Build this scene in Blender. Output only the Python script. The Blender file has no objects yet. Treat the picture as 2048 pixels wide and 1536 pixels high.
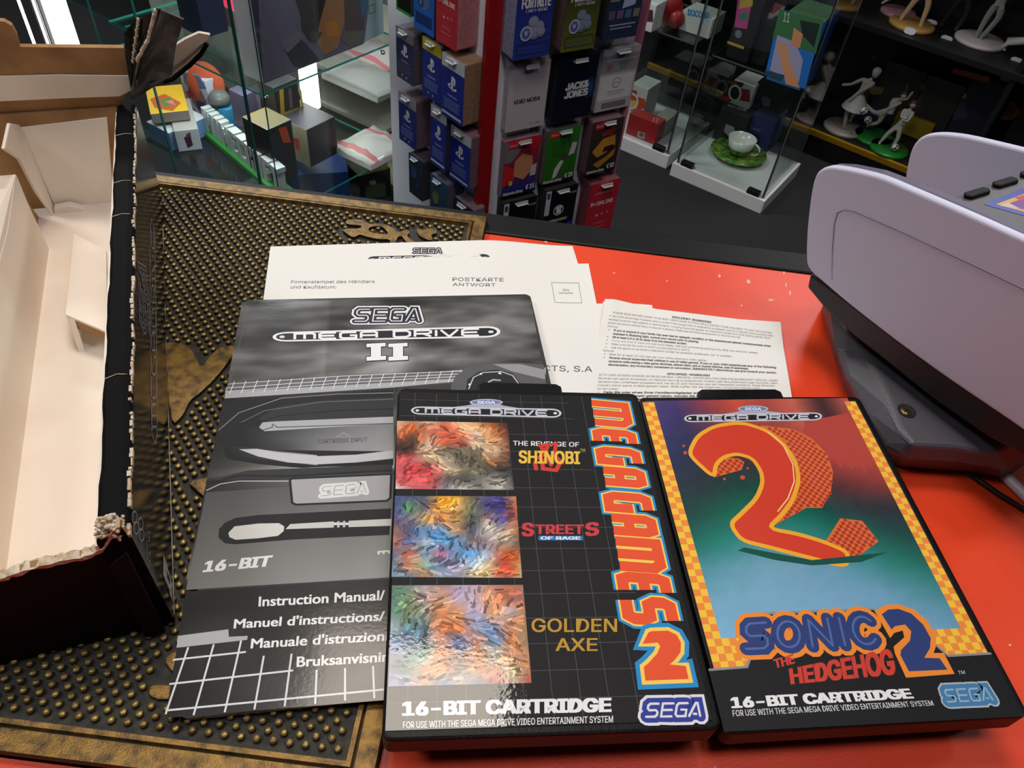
import bpy, bmesh, math, random
from mathutils import Vector, Matrix
random.seed(7)
sc = bpy.context.scene
C = sc.collection
PI = math.pi
# ------------------------------------------------------------------ camera
F_PX, TILT, ROLL, CAM_H = 1513.3, .76366, .12599, .33401
CAM = Vector((0, 0, CAM_H))
_fw = Vector((0, math.sin(TILT), -math.cos(TILT)))
_r0 = Vector((1, 0, 0)); _u0 = _r0.cross(_fw)
_rt = _r0 * math.cos(ROLL) + _u0 * math.sin(ROLL)
_up = -_r0 * math.sin(ROLL) + _u0 * math.cos(ROLL)
cam_data = bpy.data.cameras.new('camera'); cam = bpy.data.objects.new('camera', cam_data); C.objects.link(cam)
m = Matrix.Identity(4)
for i in range(3):
    m[i][0] = _rt[i]; m[i][1] = _up[i]; m[i][2] = -_fw[i]; m[i][3] = CAM[i]
cam.matrix_world = m
cam_data.sensor_width = 36; cam_data.lens = F_PX / 2048 * 36; cam_data.clip_start = .01; cam_data.clip_end = 50
cam_data.dof.use_dof = True; cam_data.dof.focus_distance = .42; cam_data.dof.aperture_fstop = 64
sc.camera = cam
sc.view_settings.view_transform = 'Standard'; sc.view_settings.look = 'None'
sc.view_settings.gamma = 1; sc.view_settings.use_curve_mapping = False

def ray(px, py):
    return (_fw * F_PX + _rt * (px - 1024) - _up * (py - 768)).normalized()
def un(px, py, z):                       # where the sight line of that pixel meets the horizontal plane z
    d = ray(px, py); return CAM + d * ((z - CAM.z) / d.z)
def onp(px, py, p0, n):                  # ... meets the plane through p0 with normal n
    d = ray(px, py); return CAM + d * ((p0 - CAM).dot(n) / d.dot(n))
def D(deg): return Vector((math.cos(math.radians(deg)), math.sin(math.radians(deg)), 0))
Z = Vector((0, 0, 1))
# ------------------------------------------------------------------ colour
def lin(c):
    c = c / 255.0
    return c / 12.92 if c <= .04045 else ((c + .055) / 1.055) ** 2.4
def L3(c): return (lin(c[0]), lin(c[1]), lin(c[2]))
_m = {}
def mat(name, col=(128, 128, 128), rough=.5, metal=0., bump=0., bscale=60., var=None, vscale=8., coat=0., emit=0., spec=.5,
        alpha=1., detail=3., vlo=.42, vhi=.6):
    if name in _m: return _m[name]
    M = bpy.data.materials.new(name); M.use_nodes = True; nt = M.node_tree; b = nt.nodes['Principled BSDF']
    b.inputs['Base Color'].default_value = (*L3(col), 1); b.inputs['Roughness'].default_value = rough
    b.inputs['Metallic'].default_value = metal; b.inputs['Coat Weight'].default_value = coat
    b.inputs['Specular IOR Level'].default_value = spec; b.inputs['Alpha'].default_value = alpha
    b.inputs['Coat Roughness'].default_value = .08
    if emit: b.inputs['Emission Color'].default_value = (*L3(col), 1); b.inputs['Emission Strength'].default_value = emit
    tc = nt.nodes.new('ShaderNodeTexCoord')
    if var is not None:
        n = nt.nodes.new('ShaderNodeTexNoise'); n.inputs['Scale'].default_value = vscale; n.inputs['Detail'].default_value = 5
        nt.links.new(tc.outputs['Object'], n.inputs['Vector'])
        r = nt.nodes.new('ShaderNodeValToRGB'); r.color_ramp.elements[0].position = vlo; r.color_ramp.elements[1].position = vhi
        r.color_ramp.elements[0].color = (*L3(col), 1); r.color_ramp.elements[1].color = (*L3(var), 1)
        nt.links.new(n.outputs['Fac'], r.inputs['Fac']); nt.links.new(r.outputs['Color'], b.inputs['Base Color'])
    if bump:
        n = nt.nodes.new('ShaderNodeTexNoise'); n.inputs['Scale'].default_value = bscale; n.inputs['Detail'].default_value = detail
        nt.links.new(tc.outputs['Object'], n.inputs['Vector'])
        bn = nt.nodes.new('ShaderNodeBump'); bn.inputs['Strength'].default_value = bump; bn.inputs['Distance'].default_value = .001
        nt.links.new(n.outputs['Fac'], bn.inputs['Height']); nt.links.new(bn.outputs['Normal'], b.inputs['Normal'])
    _m[name] = M
    return M
def print_mat(name, rough=.45, coat=0., bump=0., bscale=900., crough=.1, spec=.5, metal=0., cbump=0.):
    if name in _m: return _m[name]
    M = mat(name, (255, 255, 255), rough=rough, coat=coat, bump=bump, bscale=bscale, spec=spec, metal=metal)
    nt = M.node_tree; b = nt.nodes['Principled BSDF']; b.inputs['Coat Roughness'].default_value = crough
    a = nt.nodes.new('ShaderNodeVertexColor'); a.layer_name = 'Col'
    nt.links.new(a.outputs['Color'], b.inputs['Base Color'])
    if cbump:
        tc = [n for n in nt.nodes if n.type == 'TEX_COORD'][0]; n = nt.nodes.new('ShaderNodeTexNoise'); n.inputs['Scale'].default_value = 620; n.inputs['Detail'].default_value = 1
        nt.links.new(tc.outputs['Object'], n.inputs['Vector']); bn = nt.nodes.new('ShaderNodeBump'); bn.inputs['Strength'].default_value = cbump; bn.inputs['Distance'].default_value = .001
        nt.links.new(n.outputs['Fac'], bn.inputs['Height']); nt.links.new(bn.outputs['Normal'], b.inputs['Coat Normal'])
    return M
def glass_mat(name, tint=(248, 252, 251), rough=.02, refl=.09):
    if name in _m: return _m[name]
    M = bpy.data.materials.new(name); M.use_nodes = True; nt = M.node_tree; nt.nodes.clear()
    o = nt.nodes.new('ShaderNodeOutputMaterial'); t = nt.nodes.new('ShaderNodeBsdfTransparent'); g = nt.nodes.new('ShaderNodeBsdfGlossy')
    mx = nt.nodes.new('ShaderNodeMixShader'); f = nt.nodes.new('ShaderNodeFresnel'); ge = nt.nodes.new('ShaderNodeNewGeometry'); mp_ = nt.nodes.new('ShaderNodeMapRange'); mp_.inputs[3].default_value = 1.45; mp_.inputs[4].default_value = 1 / 1.45; nt.links.new(ge.outputs['Backfacing'], mp_.inputs[0]); nt.links.new(mp_.outputs[0], f.inputs['IOR'])
    t.inputs['Color'].default_value = (*L3(tint), 1); g.inputs['Roughness'].default_value = rough
    nt.links.new(f.outputs[0], mx.inputs[0]); nt.links.new(t.outputs[0], mx.inputs[1]); nt.links.new(g.outputs[0], mx.inputs[2])
    nt.links.new(mx.outputs[0], o.inputs['Surface'])
    _m[name] = M; return M
# ------------------------------------------------------------------ mesh builder
class MB:
    def __init__(s): s.v = []; s.f = []; s.mi = []; s.col = []; s.sm = []
    def add(s, pts, faces, mi=0, col=(1, 1, 1), smooth=False):
        o = len(s.v); s.v += [Vector(p) for p in pts]
        for f in faces:
            s.f.append([o + i for i in f]); s.mi.append(mi); s.col.append(col); s.sm.append(smooth)
    def quad(s, a, b, c, d, mi=0, col=(1, 1, 1)): s.add([a, b, c, d], [(0, 1, 2, 3)], mi, col)
    def box(s, o, ax, ay, az, mi=0, mis=None):
        o = Vector(o); p = [o, o + ax, o + ax + ay, o + ay]; p += [q + az for q in p]
        fs = [(3, 2, 1, 0), (4, 5, 6, 7), (0, 1, 5, 4), (1, 2, 6, 5), (2, 3, 7, 6), (3, 0, 4, 7)]
        if Vector(ax).cross(ay).dot(az) < 0: fs = [f[::-1] for f in fs]
        for k, f in enumerate(fs): s.add([p[i] for i in f], [(0, 1, 2, 3)], mis[k] if mis else mi)
    def cbox(s, c, sx, sy, sz, mi=0, ax=None, ay=None):        # centred on c in plan, standing on c.z
        ax = (ax or Vector((1, 0, 0))); ay = (ay or Vector((0, 1, 0)))
        s.box(Vector(c) - ax * sx / 2 - ay * sy / 2, ax * sx, ay * sy, Z * sz, mi)
    def prism(s, pts, h, mi=0, mi_side=None, mi_bot=None):                  # pts: 3D loop (planar), h: extrusion vector
        n = len(pts); a = [Vector(p) for p in pts]; b = [p + h for p in a]
        ms = mi if mi_side is None else mi_side
        nr = Vector((0, 0, 0))
        for i in range(n): nr += (a[i] - a[0]).cross(a[(i + 1) % n] - a[0])
        flip = nr.dot(h) < 0
        def F(l): return l[::-1] if flip else l
        s.add(b, [F(list(range(n)))], mi); s.add(a, [F(list(range(n))[::-1])], mi if mi_bot is None else mi_bot)
        for i in range(n):
            j = (i + 1) % n; s.add([a[i], a[j], b[j], b[i]], [F([0, 1, 2, 3])], ms)
    def tube(s, pts, r, n=8, mi=0, caps=True):
        pts = [Vector(p) for p in pts]; rr = r if isinstance(r, (list, tuple)) else [r] * len(pts); rings = []
        for i, p in enumerate(pts):
            t = (pts[min(i + 1, len(pts) - 1)] - pts[max(i - 1, 0)]).normalized()
            a = t.cross(Z if abs(t.z) < .9 else Vector((1, 0, 0))).normalized(); b = t.cross(a)
            rings.append([p + (a * math.cos(2 * PI * k / n) + b * math.sin(2 * PI * k / n)) * rr[i] for k in range(n)])
        fl = []
        for i in range(len(pts) - 1):
            for k in range(n):
                k2 = (k + 1) % n; fl.append((i * n + k, i * n + k2, (i + 1) * n + k2, (i + 1) * n + k))
        s.add([q for g in rings for q in g], fl, mi, smooth=True)
        if caps: s.add(rings[0], [list(range(n))], mi); s.add(rings[-1], [list(range(n))[::-1]], mi)
    def lathe(s, c, prof, n=24, mi=0, sx=1, sy=1, rot=0., mis=None):
        c = Vector(c)
        for i in range(len(prof) - 1):
            ring = []
            for (r, z) in (prof[i], prof[i + 1]):
                for k in range(n):
                    a = 2 * PI * k / n; x, y = r * sx * math.cos(a), r * sy * math.sin(a)
                    ring.append(c + Vector((x * math.cos(rot) - y * math.sin(rot), x * math.sin(rot) + y * math.cos(rot), z)))
            s.add(ring, [(k, (k + 1) % n, n + (k + 1) % n, n + k) for k in range(n)], mis[i] if mis else mi, smooth=True)
    def ball(s, c, rx, ry, rz, n=14, mi=0, rot=0.):
        prof = [(math.sin(PI * i / (n // 2 + 1)), -math.cos(PI * i / (n // 2 + 1)) * rz) for i in range(n // 2 + 2)]
        s.lathe(c, prof, n, mi, sx=rx, sy=ry, rot=rot)
def place(o, parent):
    if parent:
        o.parent = parent
def build(name, mb, mats, parent=None, bevel=0., base=None, seg=2, solid=0.):
    """one mesh object; a child's mesh is kept in its parent's own coordinates"""
    if not isinstance(mats, (list, tuple)): mats = [mats]
    if parent is not None:
        base = Vector((0, 0, 0)); p = parent
        while p is not None: base = base + p.location; p = p.parent
    if base is None:
        xs = [p.x for p in mb.v]; ys = [p.y for p in mb.v]; base = Vector(((min(xs) + max(xs)) / 2, (min(ys) + max(ys)) / 2, min(p.z for p in mb.v)))
    me = bpy.data.meshes.new(name)
    me.from_pydata([tuple(p - base) for p in mb.v], [], mb.f)
    for M in mats: me.materials.append(M)
    me.polygons.foreach_set('material_index', mb.mi)
    me.polygons.foreach_set('use_smooth', mb.sm)
    if any(M.name.startswith('print') for M in mats):
        ca = me.color_attributes.new('Col', 'FLOAT_COLOR', 'CORNER'); buf = []
        for f, c in zip(mb.f, mb.col):
            if isinstance(c[0], (tuple, list)):
                for q in c: buf += [q[0], q[1], q[2], 1]
            else:
                buf += [c[0], c[1], c[2], 1] * len(f)
        ca.data.foreach_set('color', buf)
    me.validate(); me.update()
    if any(mb.sm) or bevel:
        bm = bmesh.new(); bm.from_mesh(me)
        if not any(M.name.startswith('print') for M in mats): bmesh.ops.remove_doubles(bm, verts=bm.verts, dist=1e-6)
        bm.to_mesh(me); bm.free()
    o = bpy.data.objects.new(name, me); C.objects.link(o)
    if parent is not None: o.parent = parent
    else: o.location = base
    if bevel:
        b = o.modifiers.new('bevel', 'BEVEL'); b.width = bevel; b.segments = seg; b.limit_method = 'ANGLE'; b.angle_limit = .6
    return o
def tag(o, label, cat, group=None, kind=None):
    o['label'] = label; o['category'] = cat
    if group: o['group'] = group
    if kind: o['kind'] = kind
    return o
def thing(name, label, cat, loc, group=None):
    o = bpy.data.objects.new(name, None); C.objects.link(o); o.location = Vector(loc); o.empty_display_size = .02
    return tag(o, label, cat, group)
def struct(name, mb, mats, **k):
    o = build(name, mb, mats, **k); o['kind'] = 'structure'; return o
# ------------------------------------------------------------------ stroke lettering
def arc(cx, cy, rx, ry, a0, a1, n=8):
    return [(cx + rx * math.cos(math.radians(a0 + (a1 - a0) * i / n)), cy + ry * math.sin(math.radians(a0 + (a1 - a0) * i / n))) for i in range(n + 1)]
GL = {  # glyph: (advance width, strokes) in a unit-high box
 'S': (1, [[(.95, 1), (.2, 1), (.04, .86), (.04, .64), (.2, .5), (.8, .5), (.96, .36), (.96, .14), (.8, 0), (0, 0)]]),
 'E': (1, [[(1, 1), (.05, 1), (.05, 0), (1, 0)], [(.05, .5), (.95, .5)]]),
 'G': (1, [[(.98, 1), (.2, 1), (.04, .84), (.04, .16), (.2, 0), (.96, 0), (.96, .5), (.5, .5)]]),
 'A': (1, [[(.0, 0), (.42, 1), (.58, 1), (1, 0)], [(.4, .16), (.62, .16)]]),
 'a': (1, [[(.04, 0), (.04, .86), (.18, 1), (.82, 1), (.96, .86), (.96, 0)], [(.04, .42), (.96, .42)]]),
 'M': (1.25, [[(.04, 0), (.04, 1), (1.05, 1), (1.21, .84), (1.21, 0)], [(.62, 1), (.62, 0)]]),
 'D': (1, [[(.04, 0), (.04, 1), (.76, 1), (.96, .76), (.96, .24), (.76, 0), (.04, 0)]]),
 'R': (1, [[(.04, 0), (.04, 1), (.8, 1), (.96, .86), (.96, .6), (.8, .46), (.04, .46)], [(.5, .46), (.98, 0)]]),
 'I': (.1, [[(.05, 0), (.05, 1)]]),
 'V': (1, [[(0, 1), (.45, 0), (.55, 0), (1, 1)]]),
 'e': (1, [[(1, 1), (.2, 1), (.04, .84), (.04, .16), (.2, 0), (1, 0)], [(.04, .5), (.9, .5)]]),
 'g': (1, [[(.98, 1), (.2, 1), (.04, .84), (.04, .16), (.2, 0), (.96, 0), (.96, .48), (.6, .48)]]),
 ' ': (.35, []),
}
_fc = {}
SANS = None
try: SANS = bpy.data.fonts.load(bpy.utils.system_resource('DATAFILES', path='fonts') + '/Inter.woff2')   # Blender's own interface font
except Exception: SANS = None
def font_tris(txt, off, face=0):
    k = (txt, round(off, 4), face)
    if k not in _fc:
        cu = bpy.data.curves.new('t', 'FONT'); cu.body = txt
        if face == 0 and SANS: cu.font = SANS
        cu.offset = 0; cu.resolution_u = 3; cu.fill_mode = 'BOTH'
        ob = bpy.data.objects.new('t', cu); C.objects.link(ob)
        dg = bpy.context.evaluated_depsgraph_get()
        me = bpy.data.meshes.new_from_object(ob.evaluated_get(dg), depsgraph=dg)
        vs = [(p.co.x, p.co.y, 0) for p in me.vertices]; fs = [tuple(p.vertices) for p in me.polygons]
        if off > .008:      # heavier weight: the same glyphs nudged sideways and up
            b = off * 1.1; v0, f0 = vs, fs; vs, fs = [], []
            for k, (dx, dy) in enumerate([(-b, -b * .5), (b, -b * .5), (-b, b * .5), (b, b * .5), (0, 0)]):
                fs += [tuple(i + len(vs) for i in f) for f in f0]; vs += [(x + dx, y + dy, k) for x, y, _ in v0]
        bpy.data.objects.remove(ob); bpy.data.curves.remove(cu); bpy.data.meshes.remove(me)
        _fc[k] = (vs, fs)
    return _fc[k]
_cap = {}
def cap_h(face=0):
    if face not in _cap: _cap[face] = max(v[1] for v in font_tris('H', 0., face)[0])
    return _cap[face]
class Print:
    """flat printing lying on the plane (o, n); positions given as picture points or plane points"""
    def __init__(s, o, u, n, lift=2e-5, step=2e-6):
        s.o = Vector(o); s.n = Vector(n).normalized(); s.u = Vector(u).normalized(); s.w = s.n.cross(s.u); s.mb = MB(); s.base = lift; s.sub = 0.; s.step = step
    def loc(s, px, py):
        q = onp(px, py, s.o, s.n) - s.o; return (q.dot(s.u), q.dot(s.w))
    @property
    def h(s): return s.base + s.sub
    @h.setter
    def h(s, v): s.base = v; s.sub = 0.
    def W(s, uv): return s.o + s.u * uv[0] + s.w * uv[1] + s.n * s.h
    def up(s): s.base += s.step; s.sub = 0.
    def tick(s): s.sub = (s.sub + s.step * .07) % (s.step * .9)
    def polyl(s, uv, col, tri=None):
        c = L3(col) if not isinstance(col[0], (tuple, list)) else [L3(q) for q in col]
        a = sum(uv[i][0] * uv[(i + 1) % len(uv)][1] - uv[(i + 1) % len(uv)][0] * uv[i][1] for i in range(len(uv)))
        idx = list(range(len(uv)))
        if a < 0: idx = idx[::-1]; c = c[::-1] if isinstance(c, list) else c
        s.mb.add([s.W(q) for q in uv], [idx], 0, c)
    def poly(s, pts, col): s.polyl([s.loc(*p) for p in pts], col); s.up()
    def strokel(s, uv, w, col, closed=False, rnd=False):
        P = [Vector(q) for q in uv]; n = len(P)
        if n < 2: return
        h = w / 2; L = []; R = []
        for i in range(n):
            a = P[i - 1] if (i > 0 or closed) else None; b = P[(i + 1) % n] if (i < n - 1 or closed) else None
            t0 = (P[i] - a).normalized() if a is not None else None; t1 = (b - P[i]).normalized() if b is not None else None
            if t0 is None: t0 = t1
            if t1 is None: t1 = t0
            n0 = Vector((-t0.y, t0.x)); n1 = Vector((-t1.y, t1.x)); mm = n0 + n1
            if mm.length < .3: mm = n1
            mm.normalize(); k = min(1 / max(mm.dot(n1), .4), 1.5)
            L.append(P[i] + mm * h * k); R.append(P[i] - mm * h * k)
        for i in range(n if closed else n - 1):
            j = (i + 1) % n; s.tick(); s.polyl([tuple(L[i]), tuple(L[j]), tuple(R[j]), tuple(R[i])], col)
        if rnd:
            for p in (P[0], P[-1]): s.tick(); s.polyl([(p.x + h * math.cos(a * PI / 5), p.y + h * math.sin(a * PI / 5)) for a in range(10)], col)
    def stroke(s, pts, w, col, closed=False, rnd=False):
        s.strokel([s.loc(*p) for p in pts], w, col, closed, rnd); s.up()
    def ell(s, cx, cy, rx, ry, col, rot=0., n=24):
        c, q = math.cos(rot), math.sin(rot)
        s.poly([(cx + rx * math.cos(2 * PI * i / n) * c - ry * math.sin(2 * PI * i / n) * q, cy + rx * math.cos(2 * PI * i / n) * q + ry * math.sin(2 * PI * i / n) * c) for i in range(n)], col)
    def ring(s, cx, cy, rx, ry, w, col, n=24):
        s.stroke([(cx + rx * math.cos(2 * PI * i / n), cy + ry * math.sin(2 * PI * i / n)) for i in range(n)], w, col, True)
    def glyphs(s, word, mp, layers, gap=.28, rnd=True):
        """stroke lettering; mp maps (x 0..1 along the word, y 0..1 up) to a picture point; layers: (width m, colour)"""
        tot = sum(GL[c][0] for c in word) + gap * (len(word) - 1)
        for (w, col) in layers:
            x = 0
            for c in word:
                a, st = GL[c]
                for q in st: s.strokel([s.loc(*mp((x + p[0]) / tot, p[1])) for p in q], w, col, rnd=rnd)
                x += a + gap
            s.up()
    def text(s, txt, p0, p1, p2, col, bold=0., p3=None, shear=0., face=0):
        """printed text; p0/p1 baseline ends, p2 cap height over p0, p3 over p1 (picture points)"""
        vs, fs = font_tris(txt, bold, face)
        if not vs: return
        x0 = min(v[0] for v in vs); x1 = max(v[0] for v in vs); ch = cap_h(face)
        if p3 is None: p3 = (p1[0] + p2[0] - p0[0], p1[1] + p2[1] - p0[1])
        def mp(x, y):
            a = (x - x0) / (x1 - x0); b = y / ch; a += shear * b * ch / (x1 - x0)
            return tuple((p0[i] * (1 - a) + p1[i] * a) * (1 - b) + (p2[i] * (1 - a) + p3[i] * a) * b for i in (0, 1))
        L = [s.loc(*mp(v[0], v[1])) for v in vs]; c = L3(col)
        for k, f in enumerate(fs):
            f = list(f); a = sum(L[f[i]][0] * L[f[(i + 1) % len(f)]][1] - L[f[(i + 1) % len(f)]][0] * L[f[i]][1] for i in range(len(f)))
            if a < 0: f = f[::-1]
            o = len(s.mb.v); lv = s.n * (s.step * .03 * (vs[f[0]][2] * 6 + k % 6)); s.mb.v += [s.W(L[i]) + lv for i in f]
            s.mb.f.append(list(range(o, o + len(f)))); s.mb.mi.append(0); s.mb.col.append(c); s.mb.sm.append(False)
        s.up()
    def grid(s, q, cols, sub=3, jit=0., fn=None, nx=None, ny=None):
        """q: picture corners tl, tr, br, bl; cols: rows of colours, blended between"""
        if fn is None:
            R = len(cols); K = len(cols[0]); nx = nx or (K - 1) * sub; ny = ny or (R - 1) * sub
            def fn(a, b):
                x = a * (K - 1); y = b * (R - 1); i = min(int(x), K - 2); j = min(int(y), R - 2); x -= i; y -= j
                return tuple((cols[j][i][k] * (1 - x) + cols[j][i + 1][k] * x) * (1 - y) + (cols[j + 1][i][k] * (1 - x) + cols[j + 1][i + 1][k] * x) * y for k in range(3))
        l = [s.loc(*p) for p in q]; V = []; K_ = []
        for j in range(ny + 1):
            for i in range(nx + 1):
                a, b = i / nx, j / ny
                V.append(tuple((l[0][k] * (1 - a) + l[1][k] * a) * (1 - b) + (l[3][k] * (1 - a) + l[2][k] * a) * b for k in (0, 1)))
                c = fn(a, b); d = random.uniform(-jit, jit); K_.append(tuple(max(0, min(255, x + d)) for x in c))
        for j in range(ny):
            for i in range(nx):
                ix = [j * (nx + 1) + i, j * (nx + 1) + i + 1, (j + 1) * (nx + 1) + i + 1, (j + 1) * (nx + 1) + i]
                s.polyl([V[k] for k in ix], [K_[k] for k in ix])
        s.up()
    def build(s, name, parent, M): return build(name, s.mb, M, parent)
def inside(p, poly):
    r = False; n = len(poly)
    for i in range(n):
        a, b = poly[i], poly[(i + 1) % n]
        if (a[1] > p[1]) != (b[1] > p[1]) and p[0] < (b[0] - a[0]) * (p[1] - a[1]) / (b[1] - a[1]) + a[0]: r = not r
    return r
def affine(p0, p1, p2):
    return lambda x, y: (p0[0] + (p1[0] - p0[0]) * x + (p2[0] - p0[0]) * y, p0[1] + (p1[1] - p0[1]) * x + (p2[1] - p0[1]) * y)
def noise2(x, y, seed=0):
    from mathutils import noise
    return noise.noise(Vector((x, y, seed * 7.3)))

def chaikin(l, k=1):
    for _ in range(k):
        o = []
        for i in range(len(l)):
            p, q = l[i], l[(i + 1) % len(l)]; o += [(p[0] * .8 + q[0] * .2, p[1] * .8 + q[1] * .2), (p[0] * .2 + q[0] * .8, p[1] * .2 + q[1] * .8)]
        l = o
    return l
import mathutils
# ================================================================== counter
FLOOR = -1.05
MATZ = .0045       # floor of the studded mat; stud tips at MAT_T
MAT_T = .007
MAN_T = .0115
counter_far = .497
mb = MB(); mb.box((-.9, -.35, -.03), Vector((1.9, 0, 0)), Vector((0, counter_far + .35 - .026, 0)), Z * .03)
cnt = thing('counter', 'shop counter with scratched orange red top and black rim', 'counter', (.05, .07, FLOOR))
M_red = mat('red_paint', (228, 62, 24), rough=.42, bump=.12, bscale=900, var=(236, 70, 30), vscale=14)
# paint chips scattered on the top, part of the paint
nt = M_red.node_tree; bs = nt.nodes['Principled BSDF']; tc = [n for n in nt.nodes if n.type == 'TEX_COORD'][0]
vor = nt.nodes.new('ShaderNodeTexVoronoi'); vor.inputs['Scale'].default_value = 34; vor.inputs['Randomness'].default_value = 1
nz = nt.nodes.new('ShaderNodeTexNoise'); nz.inputs['Scale'].default_value = 7; nt.links.new(tc.outputs['Object'], nz.inputs['Vector'])
nt.links.new(tc.outputs['Object'], vor.inputs['Vector'])
mr = nt.nodes.new('ShaderNodeMapRange'); mr.inputs[1].default_value = .5; mr.inputs[2].default_value = .8; mr.inputs[3].default_value = .0; mr.inputs[4].default_value = .11
nt.links.new(nz.outputs['Fac'], mr.inputs[0])
lt = nt.nodes.new('ShaderNodeMath'); lt.operation = 'LESS_THAN'; nt.links.new(vor.outputs['Distance'], lt.inputs[0]); nt.links.new(mr.outputs[0], lt.inputs[1])
src = bs.inputs['Base Color'].links[0].from_socket
mx = nt.nodes.new('ShaderNodeMixRGB'); mx.inputs[2].default_value = (*L3((215, 170, 140)), 1)
nt.links.new(lt.outputs[0], mx.inputs[0]); nt.links.new(src, mx.inputs[1]); nt.links.new(mx.outputs[0], bs.inputs['Base Color'])
build('countertop', mb, M_red, cnt)
M_blk = mat('black_laminate', (12, 12, 13), rough=.5, bump=.1, bscale=400, spec=.2)
mb = MB(); mb.box((-.9, counter_far - .026, -.03), Vector((1.9, 0, 0)), Vector((0, .026, 0)), Z * .0315)
build('rim', mb, M_blk, cnt, bevel=.002)
mb = MB(); mb.box((-.88, -.33, FLOOR), Vector((1.86, 0, 0)), Vector((0, .77, 0)), Z * (1.02 - .0005))
build('cabinet_body', mb, M_blk, cnt)
# paint chips the photo shows one by one on the open red area
M_chip = mat('chip_filler', (222, 190, 165), rough=.8)
for (x, y, w, h) in [(1285, 502, 5, 2.2), (1415, 502, 5, 3), (1458, 509, 4, 2), (1565, 522, 3, 3), (1497, 563, 4, 4), (1439, 552, 3, 3), (1228, 546, 3, 1.2), (1568, 545, 1.5, 4), (1572, 570, 1.5, 5), (1580, 586, 2, 6), (1542, 600, 6, 2), (1527, 531, 4, 1.2), (1092, 482, 4, 3), (1334, 562, 2, 1.2), (1308, 496, 1.5, 1.5), (1483, 611, 2, 2)]:
    pts = [un(x + w * math.cos(a) * random.uniform(.7, 1.2), y + h * math.sin(a) * random.uniform(.7, 1.2), .00004) for a in [k * PI / 4 for k in range(8)]]
    chips = MB(); chips.add(pts, [list(range(8))[::-1]]); build('paint_chip', chips, M_chip, cnt)
for (x, y, w, h) in [(1850, 1420, 2, 9), (2020, 1290, 3, 2), (1430, 1534, 3, 1.5)]:
    pts = [un(x + w * math.cos(a), y + h * math.sin(a), .00004) for a in [k * PI / 4 for k in range(8)]]
    chips = MB(); chips.add(pts, [list(range(8))[::-1]]); build('paint_chip', chips, M_chip, cnt)

# ================================================================== studded mat
p_tr = un(975, 430, MAT_T); p_br = un(755, 1533, MAT_T)
MX1 = (p_tr.x + p_br.x) / 2; MY1 = p_tr.y - .001; MX0 = MX1 - .52; MY0 = p_br.y - .012
mt = thing('doormat', 'black studded rubber mat with worn brass coloured studs and border', 'mat', ((MX0 + MX1) / 2, (MY0 + MY1) / 2, 0))
M_rub = mat('mat_rubber', (26, 24, 19), rough=.62, bump=.35, bscale=1500, var=(50, 45, 35), vscale=200)
M_brass = mat('worn_brass_paint', (140, 106, 48), rough=.36, metal=.5, bump=.3, bscale=1400, var=(74, 56, 28), vscale=160, vlo=.4, vhi=.68)
M_brassd = mat('dark_brass_paint', (58, 46, 24), rough=.5, metal=.2, bump=.2, bscale=1400)
M_stud = mat('stud_tip_brass', (168, 142, 80), rough=.32, metal=.45, bump=.1, bscale=2000, var=(120, 98, 52), vscale=300)
mb = MB(); mb.box((MX0, MY0, 0.0004), Vector((MX1 - MX0, 0, 0)), Vector((0, MY1 - MY0, 0)), Z * (MATZ - .0004))
build('base_sheet', mb, M_rub, mt)
# border: a flat outer band and an inner rounded ridge, all four sides
def frame(x0, y0, x1, y1, prof, m_):
    mb = MB(); n = len(prof)
    for a, b in zip(prof, prof[1:]):
        def rect(t, z): return [Vector((x0 + t, y0 + t, z)), Vector((x1 - t, y0 + t, z)), Vector((x1 - t, y1 - t, z)), Vector((x0 + t, y1 - t, z))]
        A, B = rect(*a), rect(*b)
        for i in range(4):
            j = (i + 1) % 4; mb.add([A[i], A[j], B[j], B[i]], [(0, 1, 2, 3)], a[2] if len(a) > 2 else 0)
    return mb
def pf(l, bt): 
    return l
def frame2(x0, y0, x1, y1, prof):
    mb = MB()
    for (t0, z0, m0), (t1, z1, _) in zip(prof, prof[1:]):
        def rect(t, z): return [Vector((x0 + t, y0 + t, z)), Vector((x1 - t, y0 + t, z)), Vector((x1 - t, y1 - t, z)), Vector((x0 + t, y1 - t, z))]
        A, B = rect(t0, z0), rect(t1, z1)
        for i in range(4):
            j = (i + 1) % 4; mb.add([A[i], A[j], B[j], B[i]], [(0, 1, 2, 3)], m0)
    return mb
bw = .0125
mb = frame2(MX0, MY0, MX1, MY1, [(0, .0006, 1), (0, .0052, 1), (.0008, .0066, 0), (bw * .72, .0068, 0), (bw * .74, .0052, 1), (bw * .8, .0050, 0), (bw * .84, .0072, 0), (bw, .0074, 0), (bw * 1.05, MATZ, 1)])
build('border', mb, [M_brass, M_brassd], mt)
# scroll ornaments: raised flat shapes (picture points on the mat)
orn = [
 [(325, 685), (345, 684), (372, 688), (388, 705), (402, 736), (418, 712), (440, 692), (470, 690), (470, 702), (452, 730), (425, 762), (400, 785), (380, 800), (366, 830), (345, 850), (335, 800)],
 [(372, 962), (440, 950), (420, 1000), (400, 988)],
 [(325, 1318), (350, 1300), (380, 1290), (380, 1350), (345, 1345)],
 [(296, 1376), (306, 1366), (380, 1372), (380, 1392), (320, 1400), (298, 1392)],
]
orn = [chaikin(o_, 1) for o_ in orn]
for k, o_ in enumerate(orn):
    mb = MB(); pts = [un(x, y, .0068) for x, y in o_]; mb.prism([p - Z * .0022 for p in pts], Z * .0022, 0, 1)
    build('scroll_ornament', mb, [M_brass, M_brassd], mt, bevel=.0006)
def z7(l): return [(640 + x / 6.024, 420 + y / 6.024) for x, y in l]
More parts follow.
